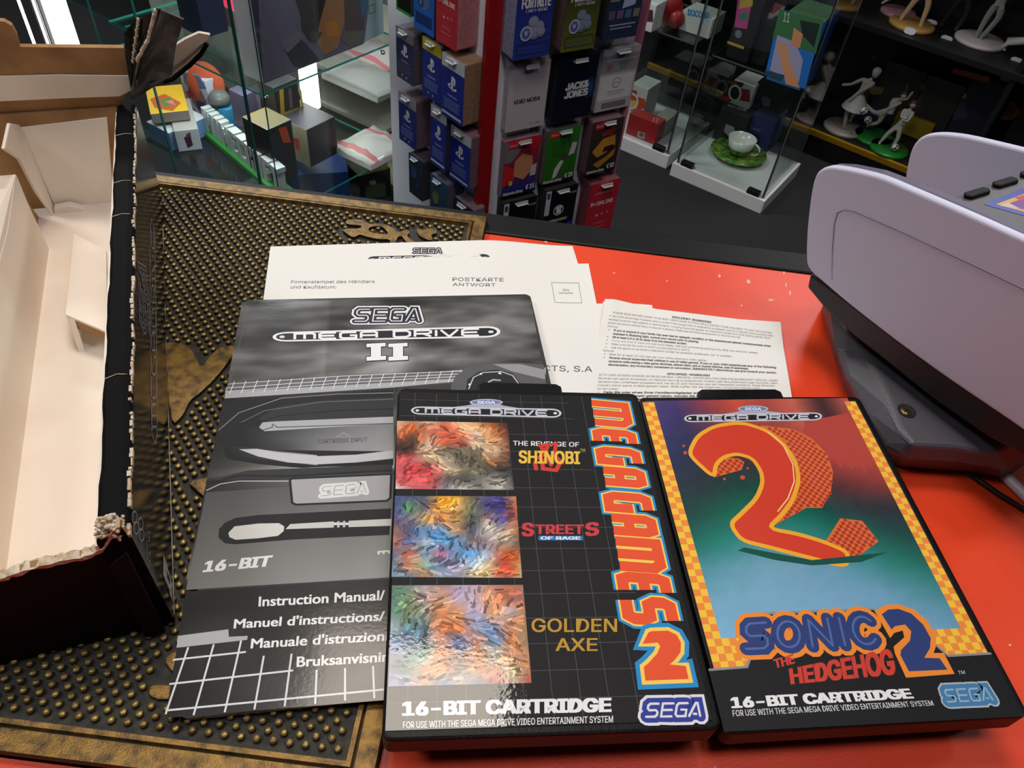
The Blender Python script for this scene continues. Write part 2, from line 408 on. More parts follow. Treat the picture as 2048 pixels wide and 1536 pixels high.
bow = chaikin(z7([(315, 118), (500, 112), (560, 150), (600, 165), (700, 160), (830, 185), (900, 230), (945, 270), (1000, 245), (1065, 235), (1080, 270), (1045, 310), (1100, 360), (1180, 400), (1180, 440), (1080, 420), (1010, 350), (985, 310), (940, 320), (915, 370), (905, 420), (850, 415), (840, 350), (700, 350), (560, 320), (480, 290), (410, 330), (360, 310), (265, 240), (300, 225), (450, 225), (500, 210), (500, 185), (315, 170)]), 1)
hole = chaikin(z7([(580, 230), (600, 205), (680, 190), (760, 205), (820, 270), (810, 290), (700, 285), (600, 262)]), 1)
leaf = chaikin(z7([(1160, 215), (1210, 235), (1250, 240), (1290, 220), (1350, 215), (1400, 230), (1405, 280), (1340, 295), (1355, 360), (1320, 365), (1210, 320), (1170, 270)]), 1)
def raised(loops):
    L = [[un(x, y, .0068) for x, y in l] for l in loops]; mb = MB()
    tri = mathutils.geometry.tessellate_polygon(L); fl = [p for l in L for p in l]
    for t_ in tri:
        q = [fl[i] for i in t_]
        if (q[1] - q[0]).cross(q[2] - q[0]).z < 0: q = q[::-1]
        mb.add([p for p in q], [(0, 1, 2)], 0)
    for l in L:
        for i in range(len(l)): a_, b_ = l[i], l[(i + 1) % len(l)]; mb.add([a_, b_, b_ - Z * .0024, a_ - Z * .0024], [(0, 1, 2, 3)], 1)
    return mb
for loops in ([bow, hole], [leaf]): build('scroll_ornament', raised(loops), [M_brass, M_brassd], mt)
keep = [[tuple(un(x, y, .0068).xy) for x, y in o_] for o_ in orn] + [[tuple(un(x, y, .0068).xy) for x, y in o_] for o_ in (bow, leaf)]
hole_w = [tuple(un(x, y, .0068).xy) for x, y in hole]
def near(p, poly, d):
    if inside(p, poly): return True
    for i in range(len(poly)):
        a = Vector(poly[i]); b = Vector(poly[(i + 1) % len(poly)]); q = Vector(p); ab = b - a
        t = max(0, min(1, (q - a).dot(ab) / max(ab.length_squared, 1e-12)))
        if (a + ab * t - q).length < d: return True
    return False
mb = MB(); pit = .0066; rowp = .0036
box_q = [un(0, 300, MATZ), un(300, 300, MATZ), un(330, 1180, MATZ), un(0, 1180, MATZ)]
nrow = int((MY1 - MY0 - 2 * bw - .004) / rowp)
for j in range(nrow):
    y = MY0 + bw + .0045 + j * rowp
    x = MX1 - bw - .0045 - (pit / 2 if j % 2 else 0)
    while x > MX0 + bw + .003:
        p = (x, y); d = Vector((x, y, MATZ)) - CAM
        x -= pit
        q = d.dot(_fw); sx = 1024 + F_PX * d.dot(_rt) / q; sy = 768 - F_PX * d.dot(_up) / q
        if sx < -60 or (sx < 200 and 250 < sy < 1100): continue
        if any(near(p, k_, .0024) for k_ in keep) and not inside(p, hole_w): continue
        n = 8; r0, r1, r2 = .00165, .00155, .0008; jz = random.uniform(-.0002, .0001)
        V = []
        for (r, z) in ((r0, MATZ - .0002), (r1, MAT_T - .0006), (r2, MAT_T + jz)):
            V += [(p[0] + r * math.cos(2 * PI * k / n), p[1] + r * math.sin(2 * PI * k / n), z) for k in range(n)]
        o0 = len(mb.v); mb.v += [Vector(v) for v in V]
        for ring, mi in ((0, 0), (1, 1)):
            for k in range(n):
                mb.f.append([o0 + ring * n + k, o0 + ring * n + (k + 1) % n, o0 + (ring + 1) * n + (k + 1) % n, o0 + (ring + 1) * n + k]); mb.mi.append(mi); mb.col.append((1, 1, 1)); mb.sm.append(True)
        mb.f.append([o0 + 2 * n + k for k in range(n)]); mb.mi.append(1); mb.col.append((1, 1, 1)); mb.sm.append(True)
me_st = build('studs', mb, [M_brassd, M_stud], mt); me_st['kind'] = 'stuff'

# ================================================================== game cases
M_case = mat('black_case_plastic', (9, 9, 11), rough=.42, bump=.15, bscale=700, spec=.18)
M_cover = print_mat('print_glossy_cover', rough=.55, coat=.5, bump=.035, bscale=800, crough=.05, spec=.2, cbump=.03)
def rrect(w, l, r, n=5):
    P = []
    for cx, cy, a in ((w - r, -r, 0), (r, -r, 90), (r, -l + r, 180), (w - r, -l + r, 270)):
        for k in range(n + 1):
            t = math.radians(a + 90 * k / n); P.append((cx + r * math.cos(t), cy + r * math.sin(t)))
    return P
def game_case(label, x, y, a, tx, ty, z, W=.132, L=.181, tab=(0, 1), thick=.0265):
    o = Vector((x, y, z)); u = Vector((math.cos(a), math.sin(a), tx)).normalized(); w = Vector((-math.sin(a), math.cos(a), ty))
    w = (w - u * w.dot(u)).normalized(); n = u.cross(w)
    T = lambda q, h: o + u * q[0] + w * q[1] + n * h
    t = thing('game_case', label, 'game case', T((W / 2, -L / 2), -thick), 'plastic game cases')
    mb = MB(); mb.prism([T(q, -.0135) for q in rrect(W, L, .004)], n * .0132, 0); build('lid', mb, M_case, t, bevel=.0012)
    R2 = [(.0015 + q[0] * (W - .003) / W, -.001 + q[1] * (L - .0075) / L) for q in rrect(W, L, .005)]
    mb = MB(); mb.prism([T(q, -thick) for q in R2], n * (thick - .0138), 0); build('tray', mb, M_case, t, bevel=.0015)
    x0, x1 = tab
    mb = MB(); mb.prism([T(q, -.0040) for q in [(x0, -.001), (x1, -.001), (x1, .0042), (x1 - .003, .0062), (x0 + .003, .0062), (x0, .0042)]], n * .0034, 0)
    build('hanging_tab', mb, M_case, t, bevel=.0008)
    return t, o, u, w, n, T
gA = game_case('black game case with vertical orange title and three small pictures', -.06028, .27315, .16079, -.02171, -.01154, .03525, tab=(.043, .0895), thick=.0233)
gB = game_case('game case with checkered yellow border and large red number 2', .07062, .2938, .17462, 0, 0, .030, tab=(.036, .086), thick=.0292)

import mathutils
# ---- cover of the first case
t, o, u, w, n, T = gA
W_, L_ = .132, .181
pr = Print(o, u, n, lift=.0001)
pr.polyl([(.0012, -.0035), (W_ - .0035, -.0035), (W_ - .0035, -L_ + .0035), (.0012, -L_ + .0035)], (23, 22, 24)); pr.up()
g0 = pr.loc(830, 800); sp = .0113
for i in range(-1, 9):
    x = g0[0] + i * sp
    if .002 < x < W_ - .03: pr.strokel([(x, -.004), (x, -.1745)], .00022, (84, 84, 88))
for j in range(0, 16):
    y = g0[1] - j * sp
    if y > -.175: pr.strokel([(.002, y), (.092 + .0016 * j if j < 14 else .11, y)], .00022, (84, 84, 88))
pr.up()
def daub(P, q, g, n, seed):
    """short brush dabs in the colours of the picture field"""
    rnd = random.Random(seed); R = len(g) - 1; K = len(g[0]) - 1
    def at(a, b): return tuple((q[0][i] * (1 - a) + q[1][i] * a) * (1 - b) + (q[3][i] * (1 - a) + q[2][i] * a) * b for i in (0, 1))
    for k in range(n):
        a, b = rnd.uniform(.03, .97), rnd.uniform(.03, .97); x, y = a * K, b * R; i, j = min(int(x), K - 1), min(int(y), R - 1); x -= i; y -= j
        c = [(g[j][i][c_] * (1 - x) + g[j][i + 1][c_] * x) * (1 - y) + (g[j + 1][i][c_] * (1 - x) + g[j + 1][i + 1][c_] * x) * y for c_ in range(3)]
        m_ = sum(c) / 3; f = rnd.uniform(.55, 1.35); c = tuple(max(0, min(255, (m_ + (v - m_) * 1.5) * f)) for v in c)
        t = 3 * noise2(a * 2.5, b * 2.5, seed) + rnd.uniform(-.3, .3); l = rnd.uniform(.02, .06)
        l = min(l, a - .01, .99 - a, b - .01, .99 - b); dx, dy = l * math.cos(t), l * math.sin(t)
        P.strokel([P.loc(*at(a - dx, b - dy)), P.loc(*at(a + dy * .15, b + dx * .1)), P.loc(*at(a + dx, b + dy))], rnd.uniform(.0004, .0016), c)
    P.up()
# the three pictures: plain painterly stand-ins in the same colours
q1 = [(794, 842), (1015, 846), (1028, 980), (791, 978)]
g1 = [
 [(225, 170, 140), (190, 120, 80), (225, 190, 170), (200, 110, 85), (235, 200, 165), (215, 150, 100), (150, 80, 50), (60, 30, 25)],
 [(215, 150, 110), (170, 95, 60), (200, 120, 95), (190, 95, 75), (220, 150, 120), (235, 205, 180), (200, 130, 80), (90, 50, 35)],
 [(120, 70, 45), (70, 45, 35), (220, 170, 140), (185, 95, 75), (175, 90, 70), (235, 215, 190), (220, 170, 130), (110, 65, 45)],
 [(50, 35, 30), (60, 40, 35), (235, 210, 185), (110, 105, 90), (105, 100, 85), (120, 110, 95), (230, 200, 170), (90, 55, 40)],
 [(205, 90, 90), (200, 95, 95), (190, 160, 130), (160, 150, 130), (90, 85, 75), (100, 95, 80), (170, 120, 85), (55, 45, 45)],
 [(215, 100, 105), (180, 70, 75), (150, 60, 65), (200, 175, 150), (130, 120, 100), (105, 100, 85), (60, 55, 55), (45, 45, 48)],
 [(205, 95, 100), (215, 110, 110), (190, 90, 90), (90, 85, 85), (70, 68, 65), (120, 118, 112), (170, 165, 155), (70, 70, 70)],
 [(220, 215, 205), (200, 100, 105), (205, 95, 100), (150, 150, 155), (200, 195, 185), (140, 138, 130), (185, 180, 170), (90, 90, 88)]]
pr.grid(q1, g1, sub=4, jit=9)
daub(pr, q1, g1, 420, 11)
q2 = [(790, 992), (1032, 993), (1044, 1156), (783, 1154)]
g2 = [
 [(70, 80, 130), (80, 80, 120), (90, 90, 110), (220, 160, 60), (225, 165, 60), (120, 110, 80), (85, 80, 130), (80, 80, 140), (210, 130, 60)],
 [(75, 80, 130), (90, 130, 90), (110, 100, 120), (210, 150, 70), (230, 180, 120), (120, 120, 90), (70, 70, 110), (80, 70, 130), (200, 110, 60)],
 [(80, 75, 125), (110, 110, 130), (220, 180, 120), (215, 150, 110), (200, 160, 100), (60, 70, 70), (170, 150, 140), (80, 75, 125), (150, 90, 60)],
 [(150, 110, 100), (80, 80, 110), (90, 130, 170), (110, 150, 190), (180, 140, 110), (60, 65, 80), (225, 220, 210), (180, 170, 160), (190, 120, 70)],
 [(190, 120, 90), (90, 100, 130), (180, 190, 200), (90, 140, 180), (100, 150, 195), (130, 110, 110), (150, 130, 140), (200, 190, 170), (100, 80, 70)],
 [(100, 110, 140), (170, 110, 90), (130, 160, 180), (170, 110, 130), (110, 140, 170), (100, 150, 190), (170, 170, 180), (180, 90, 60), (170, 110, 70)],
 [(90, 120, 140), (200, 130, 100), (150, 170, 140), (110, 130, 160), (170, 160, 170), (180, 190, 200), (200, 180, 140), (170, 70, 60), (190, 150, 90)],
 [(140, 160, 180), (110, 130, 150), (190, 130, 100), (150, 160, 170), (130, 130, 150), (200, 180, 140), (210, 180, 130), (190, 80, 70), (200, 170, 110)]]
pr.grid(q2, g2, sub=4, jit=14)
daub(pr, q2, g2, 560, 22)
q3 = [(784, 1171), (1046, 1170), (1063, 1366), (777, 1373)]
g3 = [
 [(90, 130, 115), (110, 135, 120), (170, 150, 150), (165, 130, 120), (180, 160, 190), (190, 170, 180), (180, 130, 110), (190, 120, 90), (170, 110, 100)],
 [(85, 125, 115), (150, 160, 130), (190, 170, 170), (215, 165, 130), (190, 175, 200), (200, 180, 190), (210, 150, 120), (170, 110, 90), (160, 110, 100)],
 [(100, 140, 130), (120, 130, 100), (110, 120, 110), (215, 150, 110), (215, 150, 110), (170, 170, 200), (210, 150, 110), (200, 190, 190), (170, 120, 90)],
 [(180, 190, 190), (100, 130, 140), (90, 110, 120), (200, 135, 100), (205, 135, 95), (150, 160, 190), (130, 150, 180), (210, 150, 120), (160, 120, 90)],
 [(140, 160, 190), (95, 110, 130), (110, 130, 140), (190, 140, 120), (110, 140, 190), (190, 130, 100), (110, 140, 170), (205, 145, 110), (150, 130, 100)],
 [(150, 140, 160), (130, 150, 150), (150, 170, 160), (200, 140, 100), (150, 140, 140), (200, 140, 100), (170, 170, 160), (205, 145, 110), (190, 140, 110)],
 [(150, 140, 170), (110, 140, 130), (190, 150, 130), (190, 130, 100), (160, 150, 150), (190, 135, 100), (190, 150, 120), (190, 180, 150), (200, 140, 100)],
 [(150, 150, 190), (170, 160, 190), (200, 160, 140), (110, 140, 180), (180, 170, 160), (110, 140, 170), (180, 80, 90), (190, 180, 150), (190, 80, 80)]]
pr.grid(q3, g3, sub=4, jit=12)
daub(pr, q3, g3, 560, 33)
# wordmark
def mdbadge(P, bl, br, tl, tr, ring_w, dark=(28, 28, 32), light=(205, 205, 212), face=(196, 198, 210), sega=True, sw=.0011):
    def q(x, y):
        return tuple((bl[i] * (1 - x) + br[i] * x) * (1 - y) + (tl[i] * (1 - x) + tr[i] * x) * y for i in (0, 1))
    def capsule(ex):
        pts = []
        for k in range(9):
            a = math.radians(-90 + 180 * k / 8); pts.append(q(.94 + (.06 + ex * .05) * math.cos(a), .5 + (.5 + ex * .5) * math.sin(a)))
        for k in range(9):
            a = math.radians(90 + 180 * k / 8); pts.append(q(.06 + (.06 + ex * .05) * math.cos(a), .5 + (.5 + ex * .5) * math.sin(a)))
        return pts
    if sega:
        P.poly([q(.28, 1.0), q(.38, 1.25), q(.43, 1.5), q(.57, 1.5), q(.62, 1.25), q(.72, 1.0)], (170, 172, 190))
        c = q(.5, 1.62); rx = (br[0] - bl[0]) * .11; ry = (bl[1] - tl[1]) * .42
        P.ell(c[0], c[1], rx, ry, (190, 192, 205)); P.ell(c[0], c[1], rx * .88, ry * .74, (110, 125, 175))
        P.text('SEGA', (c[0] - rx * .55, c[1] + ry * .45), (c[0] + rx * .55, c[1] + ry * .45), (c[0] - rx * .55, c[1] - ry * .4), (225, 228, 240), .03)
    P.poly(capsule(.0), light); P.poly(capsule(-.3), dark)
    P.ell(*q(.042, .5), (br[0] - bl[0]) * .012, (bl[1] - tl[1]) * .14, (225, 225, 230)); P.ell(*q(.958, .5), (br[0] - bl[0]) * .012, (bl[1] - tl[1]) * .14, (225, 225, 230))
    P.glyphs('Mega', lambda x, y: q(.095 + x * .365, .22 + y * .56), [(sw, face)], gap=.22, rnd=False)
    P.glyphs('DRIVe', lambda x, y: q(.53 + x * .375, .22 + y * .56), [(sw, face)], gap=.22, rnd=False)
GL['M'] = GL['M']
mdbadge(pr, (822, 829), (1123, 836), (822, 813), (1123, 818), .0006, sw=.00105)
def vmap(y0, y1):     # letters turned a quarter: reading direction runs down the cover
    def f(x, y):
        yy = y0 + (y1 - y0) * x; Lx = 1182 + (yy - 800) * .173; wd = 66 + (yy - 800) * .052
        return (Lx + wd * y, yy + y * 6)
    return f
BLU, YEL, ORG = (35, 140, 200), (250, 205, 90), (232, 84, 46)
lay = [(.0088, BLU), (.0066, YEL), (.0050, ORG)]
def scaled(lay, k): return [(a * k, b) for a, b in lay]
GL['m'] = (1.25, [[(.0, 0), (.0, 1), (1.05, 1), (1.25, .84), (1.25, 0)], [(.62, .92), (.62, 0)]])
segs = [('m', 806, 844), ('e', 862, 882), ('g', 899, 922), ('a', 939, 964), ('g', 990, 1016), ('a', 1034, 1062), ('m', 1082, 1132), ('e', 1152, 1180), ('S', 1200, 1238)]
for (w_, c_) in lay:
    for (ch, y0, y1) in segs:
        k = .92 + (y0 - 800) * .00035
        pr.glyphs(ch, vmap(y0, y1), [(w_ * k, c_)], rnd=False); pr.h -= pr.step * .88
    pr.up()
two = [(1292, 1290), (1308, 1272), (1338, 1272), (1354, 1288), (1352, 1306), (1336, 1322), (1302, 1350), (1372, 1350)]
two2 = [(1292, 1276), (1330, 1276), (1345, 1284), (1347, 1300), (1330, 1318), (1308, 1338), (1308, 1349), (1370, 1347)]
two3 = [(750 + x / 2.926, 1130 + y / 2.926) for x, y in [(1600, 395), (1620, 388), (1715, 385), (1765, 410), (1790, 455), (1788, 510), (1755, 555), (1725, 583), (1818, 592), (1835, 668), (1582, 678), (1572, 598), (1600, 575), (1650, 520), (1668, 478), (1655, 455), (1565, 462)]]
for (w_, c_) in [(.0070, BLU), (.0032, YEL)]: pr.stroke(two3, w_, c_, closed=True)
tri = mathutils.geometry.tessellate_polygon([[Vector((*pr.loc(*p), 0)) for p in two3]]); l_ = [pr.loc(*p) for p in two3]
for a_ in tri: pr.polyl([l_[i] for i in a_], ORG)
pr.up()
pr.text('THE REVENGE OF', (1026, 891), (1158, 894), (1026, 882), (235, 235, 235), .012)
for l_ in ([(1080, 892), (1112, 888), (1108, 912), (1100, 914)], [(1096, 890), (1090, 906), (1078, 916)], [(1084, 898), (1092, 904)], [(1072, 938), (1070, 926)], [(1084, 920), (1086, 938), (1112, 941), (1118, 930)], [(1098, 920), (1102, 930)], [(1114, 916), (1124, 926)]): pr.stroke(l_, .0022, (205, 60, 50), rnd=True)
pr.text('SHINOBI', (1037, 926), (1160, 928), (1037, 902), (235, 190, 70), .03); pr.text('TM', (1160, 903), (1170, 903), (1160, 898), (220, 190, 90))
pr.text('S', (1043, 1072), (1068, 1072), (1043, 1047), (205, 60, 70), .035); pr.text('TREET', (1070, 1068), (1168, 1068), (1070, 1050), (205, 60, 70), .03); pr.text('S', (1170, 1072), (1198, 1070), (1170, 1047), (205, 60, 70), .035)
pr.poly([(1077, 1072), (1165, 1072), (1166, 1081), (1077, 1081)], (40, 120, 185)); pr.text('OF RAGE', (1081, 1079.5), (1161, 1079.5), (1081, 1073.5), (235, 235, 240), .03)
pr.text('GOLDEN', (1063, 1264), (1234, 1264), (1063, 1238), (190, 145, 50), .012); pr.text('AXE', (1111, 1302), (1195, 1302), (1111, 1277), (190, 145, 50), .012)
pr.text('16-BIT CARTRIDGE', (804, 1431), (1223, 1423), (804, 1405), (236, 236, 236), .045)
pr.text('FOR USE WITH THE SEGA MEGA DRIVE VIDEO ENTERTAINMENT SYSTEM', (806, 1457), (1226, 1445), (806, 1444), (228, 228, 228), .012)
pr.glyphs('SEGA', affine((1292, 1434), (1400, 1432), (1296, 1408)), [(.0068, (225, 222, 225)), (.0046, (48, 62, 150)), (.0009, (225, 222, 225))], gap=.3)
pr.build('cover_sheet', t, M_cover)

# ---- cover of the second case
t, o, u, w, n, T = gB
pr = Print(o, u, n, lift=.0001)
pr.polyl([(.0012, -.0035), (W_ - .0035, -.0035), (W_ - .0035, -L_ + .0035), (.0012, -L_ + .0035)], (24, 24, 28)); pr.up()
pic = [(1290, 802), (1694, 796), (1972, 1300), (1430, 1332)]
art = [
 [(75, 60, 120), (70, 52, 110), (150, 60, 70), (205, 85, 65), (170, 70, 60), (205, 100, 80), (60, 30, 35), (190, 90, 70)],
 [(65, 58, 118), (55, 50, 100), (120, 60, 80), (190, 75, 60), (150, 65, 60), (190, 90, 75), (50, 28, 34), (195, 85, 65)],
 [(45, 50, 100), (45, 48, 85), (75, 60, 70), (120, 55, 60), (150, 60, 55), (190, 75, 60), (190, 70, 58), (190, 75, 60)],
 [(36, 48, 84), (38, 46, 66), (42, 48, 60), (60, 50, 60), (100, 45, 50), (160, 60, 52), (180, 66, 54), (180, 68, 56)],
 [(36, 52, 72), (34, 52, 56), (20, 70, 60), (20, 75, 62), (40, 50, 55), (80, 40, 45), (120, 48, 46), (150, 54, 48)],
 [(30, 60, 62), (15, 85, 70), (0, 112, 88), (0, 115, 92), (0, 95, 80), (28, 55, 58), (34, 44, 52), (38, 42, 50)],
 [(15, 100, 85), (20, 125, 110), (60, 140, 140), (60, 140, 140), (40, 130, 120), (5, 110, 90), (12, 80, 72), (24, 60, 62)],
 [(70, 140, 150), (95, 155, 175), (115, 165, 190), (112, 162, 188), (100, 155, 180), (60, 140, 145), (20, 118, 102), (12, 95, 84)],
 [(110, 165, 192), (118, 170, 198), (122, 172, 202), (120, 170, 200), (118, 166, 198), (108, 158, 188), (80, 145, 160), (50, 130, 130)],
 [(122, 178, 208), (124, 178, 210), (124, 176, 210), (122, 174, 208), (122, 172, 206), (118, 168, 202), (110, 160, 192), (95, 150, 175)],
 [(120, 182, 210), (122, 180, 210), (124, 178, 210), (124, 178, 210), (122, 176, 208), (120, 174, 206), (118, 170, 202), (112, 165, 195)]]
pr.grid(pic, art, sub=4, jit=3)
ox, oy = 1270, 750
def z5(l): return [(ox + a / 2.632, oy + b / 2.632) for a, b in l]
def z6(l): return [(1350 + a / 2.934, 1130 + b / 2.934) for a, b in l]
# jagged red mass behind the numeral and blank boulders: plain stand-ins
pr.poly(z5([(900, 240), (1000, 225), (1120, 200), (1180, 300), (1230, 420), (1250, 470), (1210, 450), (1215, 520), (1170, 460), (1140, 500), (1110, 455), (1080, 490), (1050, 440), (960, 380), (880, 300)]), (180, 66, 54))
# numeral side, checkered
side = z5([(560, 256), (700, 270), (830, 285), (930, 335), (1010, 415), (1042, 510), (1030, 620), (985, 700), (900, 700), (700, 810), (770, 740), (840, 640), (862, 540), (840, 440), (780, 350), (690, 290)])
side2 = z5([(1080, 755), (1195, 768), (1282, 876), (1130, 988), (1110, 940), (1000, 880)])
side3 = z5([(415, 540), (425, 480), (480, 435), (545, 440), (575, 460), (560, 500)])
for sd in (side, side2, side3):
    pr.poly(sd, (222, 108, 52)); pl = [pr.loc(*p) for p in sd]; ux = [q[0] for q in pl]; uy = [q[1] for q in pl]; cs = .0018
    i0 = int(min(ux) / cs) - 1; j0 = int(min(uy) / cs) - 1
    for i in range(i0, int(max(ux) / cs) + 2):
        for j in range(j0, int(max(uy) / cs) + 2):
            if (i + j) % 2 == 0 and all(inside(q, pl) for q in [((i + .2) * cs, (j + .2) * cs), ((i + .8) * cs, (j + .8) * cs)]):
                pr.polyl([(i * cs, j * cs), ((i + 1) * cs, j * cs), ((i + 1) * cs, (j + 1) * cs), (i * cs, (j + 1) * cs)], (176, 52, 36))
    pr.up()
front = z5([(295, 432), (290, 395), (330, 320), (420, 268), (560, 250), (690, 290), (790, 370), (850, 470), (862, 560), (830, 660), (770, 740), (700, 808), (860, 838), (1000, 880), (1125, 935), (1110, 1010), (930, 965), (700, 905), (560, 872), (500, 785), (560, 730), (640, 650), (672, 570), (665, 510), (620, 440), (540, 415), (470, 430), (425, 470), (415, 542)])
front = chaikin(front, 2)
import mathutils
def fillpoly(P, pts, col):
    tri = mathutils.geometry.tessellate_polygon([[Vector((*P.loc(*p), 0)) for p in pts]])
    l = [P.loc(*p) for p in pts]
    for a in tri: P.polyl([l[i] for i in a], col)
    P.up()
fillpoly(pr, front, (214, 62, 40)); pr.stroke(front, .0022, (244, 172, 48), closed=True); pr.stroke(z5([(700, 300), (780, 370), (830, 470), (838, 560), (805, 650), (750, 720)]), .0006, (250, 215, 150))
for (a, b, r) in [(470, 548, 8), (566, 540, 14), (592, 492, 7), (256, 374, 8), (264, 410, 11)]: pr.ell(ox + a / 2.632, oy + b / 2.632, r / 2.632, r / 3., (205, 80, 60), n=7)
fillpoly(pr, z5([(540, 925), (575, 908), (930, 975), (1330, 933), (1190, 985), (930, 1003), (740, 975)]), (10, 80, 70))
# checkered border
cs = .00335
x0, y0 = pr.loc(1283, 801); xi, _ = pr.loc(1302, 801); xr, _ = pr.loc(1699, 795); yb = pr.loc(1420, 1337)[1]
xR = W_ - .0045; xL = .0016; yT = -.0045
rows = int((yT - yb) / cs)
Yc, Oc = (246, 196, 60), (238, 140, 62)
for j in range(rows + 1):
    for i in (0, 1):
        for side_ in (0, 1):
            xx = xL + i * cs if side_ == 0 else xR - (i + 1) * cs
            pr.polyl([(xx, yT - j * cs), (xx + cs, yT - j * cs), (xx + cs, yT - (j + 1) * cs), (xx, yT - (j + 1) * cs)], Yc if (i + j + side_) % 2 else Oc)
pr.up()
yB = yT - (rows + 1) * cs
for i in range(int((xR - xL) / cs) + 1):
    for j in range(4):
        xx = xL + i * cs
        pr.polyl([(xx, yB + j * cs), (min(xx + cs, xR), yB + j * cs), (min(xx + cs, xR), yB + (j + 1) * cs), (xx, yB + (j + 1) * cs)], Yc if (i + j) % 2 else Oc)
pr.up()
panel = [(1417, 1340), (1494, 1334), (1506, 1300), (1513, 1228), (1745, 1218), (1800, 1250), (1862, 1282), (1896, 1312), (1982, 1307), (2050, 1433), (1448, 1464)]
fillpoly(pr, panel, (24, 24, 28)); pr.stroke(panel[:9], .0010, (140, 140, 146))
fillpoly(pr, z6([(1170, 270), (1232, 235), (1312, 232), (1402, 262), (1482, 330), (1532, 420), (1530, 480), (1516, 517), (1577, 517), (1640, 640), (1355, 662), (1290, 520), (1282, 480), (1345, 425), (1335, 385), (1285, 400), (1262, 430)]), (240, 140, 50))
fillpoly(pr, z6([(1212, 290), (1250, 262), (1310, 258), (1385, 285), (1455, 350), (1500, 430), (1495, 490), (1462, 545), (1552, 548), (1598, 615), (1372, 625), (1322, 530), (1325, 500), (1378, 445), (1385, 390), (1350, 350), (1290, 360), (1270, 380)]), (44, 62, 118))
def sonq(x, y):
    b0, b1, t0, t1 = (1492, 1298), (1758, 1288), (1490, 1248), (1742, 1232)
    return tuple((b0[i] * (1 - x) + b1[i] * x) * (1 - y) + (t0[i] * (1 - x) + t1[i] * x) * y for i in (0, 1))
GL['O'] = (1, [arc(.5, .5, .5, .5, 0, 360, 16)]); GL['N'] = (1, [[(.06, 0), (.06, 1)], [(.06, 1), (.94, 0)], [(.94, 0), (.94, 1)]]); GL['C'] = (1, [arc(.52, .5, .5, .5, 40, 320, 12)]); GL['i'] = (.12, [[(.06, 0), (.06, 1)]])
pr.glyphs('SONiC', sonq, [(.0098, (240, 140, 50)), (.0058, (44, 62, 118)), (.0010, (80, 104, 165))], gap=.42)
pr.text('THE', (1550, 1337), (1590, 1326), (1546, 1320), (205, 64, 50), .04)
pr.text('HEDGEHOG', (1581, 1368), (1793, 1347), (1577, 1339), (205, 64, 50), .04, p3=(1783, 1299))
pr.text('TM', (1917, 1349), (1930, 1348), (1915, 1342), (210, 210, 212))
pr.text('16-BIT CARTRIDGE', (1463, 1416), (1828, 1396), (1460, 1396), (232, 232, 232), .045, p3=(1818, 1378))
pr.text('FOR USE WITH THE SEGA MEGA DRIVE VIDEO ENTERTAINMENT SYSTEM', (1466, 1433), (1868, 1411), (1464, 1421), (205, 205, 208), .012, p3=(1863, 1401))
pr.glyphs('SEGA', affine((1895, 1404), (1985, 1400), (1888, 1380)), [(.0058, (170, 185, 195)), (.0044, (70, 125, 170)), (.0007, (150, 180, 200))], gap=.3)
mdbadge(pr, (1368, 845), (1644, 841), (1368, 830), (1644, 825), .0006, sw=.00105)
pr.build('cover_sheet', t, M_cover)

# ================================================================== manual
c_ = [un(328, 1440, MAN_T), un(487, 600, MAN_T), un(1060, 588, MAN_T)]
mu = (c_[2] - c_[1]); Wm = mu.length; mu.normalize(); mw = Vector((-mu.y, mu.x, 0)); Lm = (c_[1] - c_[0]).length
mo = c_[1]
man = thing('manual', 'thick black and white console instruction manual with smoke pattern cover', 'manual', mo + mu * Wm / 2 - mw * Lm / 2 - Z * .004)
M_page = mat('page_edges', (196, 188, 172), rough=.8, bump=.4, bscale=900, var=(150, 142, 128), vscale=300)
mb = MB(); R = [(.0006 + q[0] * (Wm - .0012) / Wm, q[1] * (Lm - .0012) / Lm - .0006) for q in rrect(Wm, Lm, .004)]
mb.prism([mo + mu * a + mw * b - Z * .0042 for a, b in R], Z * .0038); build('pages', mb, M_page, man)
M_mag = print_mat('print_manual_cover', rough=.5, coat=.4, bump=.03, bscale=700, crough=.12, spec=.2, cbump=.02)
mb = MB(); Rc = rrect(Wm, Lm, .004); mb.prism([mo + mu * a + mw * b - Z * .00035 for a, b in Rc], Z * .0003)
pr = Print(mo, mu, Z, lift=.00003)
def z1(l): return [(400 + a / 2.56, 470 + b / 2.56) for a, b in l]
def z2(l): return [(320 + a / 2.648, 900 + b / 2.648) for a, b in l]
pr.mb.add(mb.v, mb.f, 0, L3((60, 60, 62)))
# smoke field
def smoke(a, b):
    f = noise2(a * 3.2, b * 3.0 + .3 * noise2(a * 5, b * 5, 2), 1) + .6 * noise2(a * 7 + 2, b * 8, 3) + .3 * noise2(a * 15, b * 18, 5)
    e = 1 - abs(a - .5) * .5
    v = 62 + 60 * b * (1 - b) * 2 + 95 * f * e + (22 if a < .3 else 0)
    v = max(30, min(190, v)); return (v + 2, v, v - 1)
pr.grid([(484, 604), (1060, 592), (1087, 742), (455, 766)], None, fn=smoke, nx=70, ny=34)
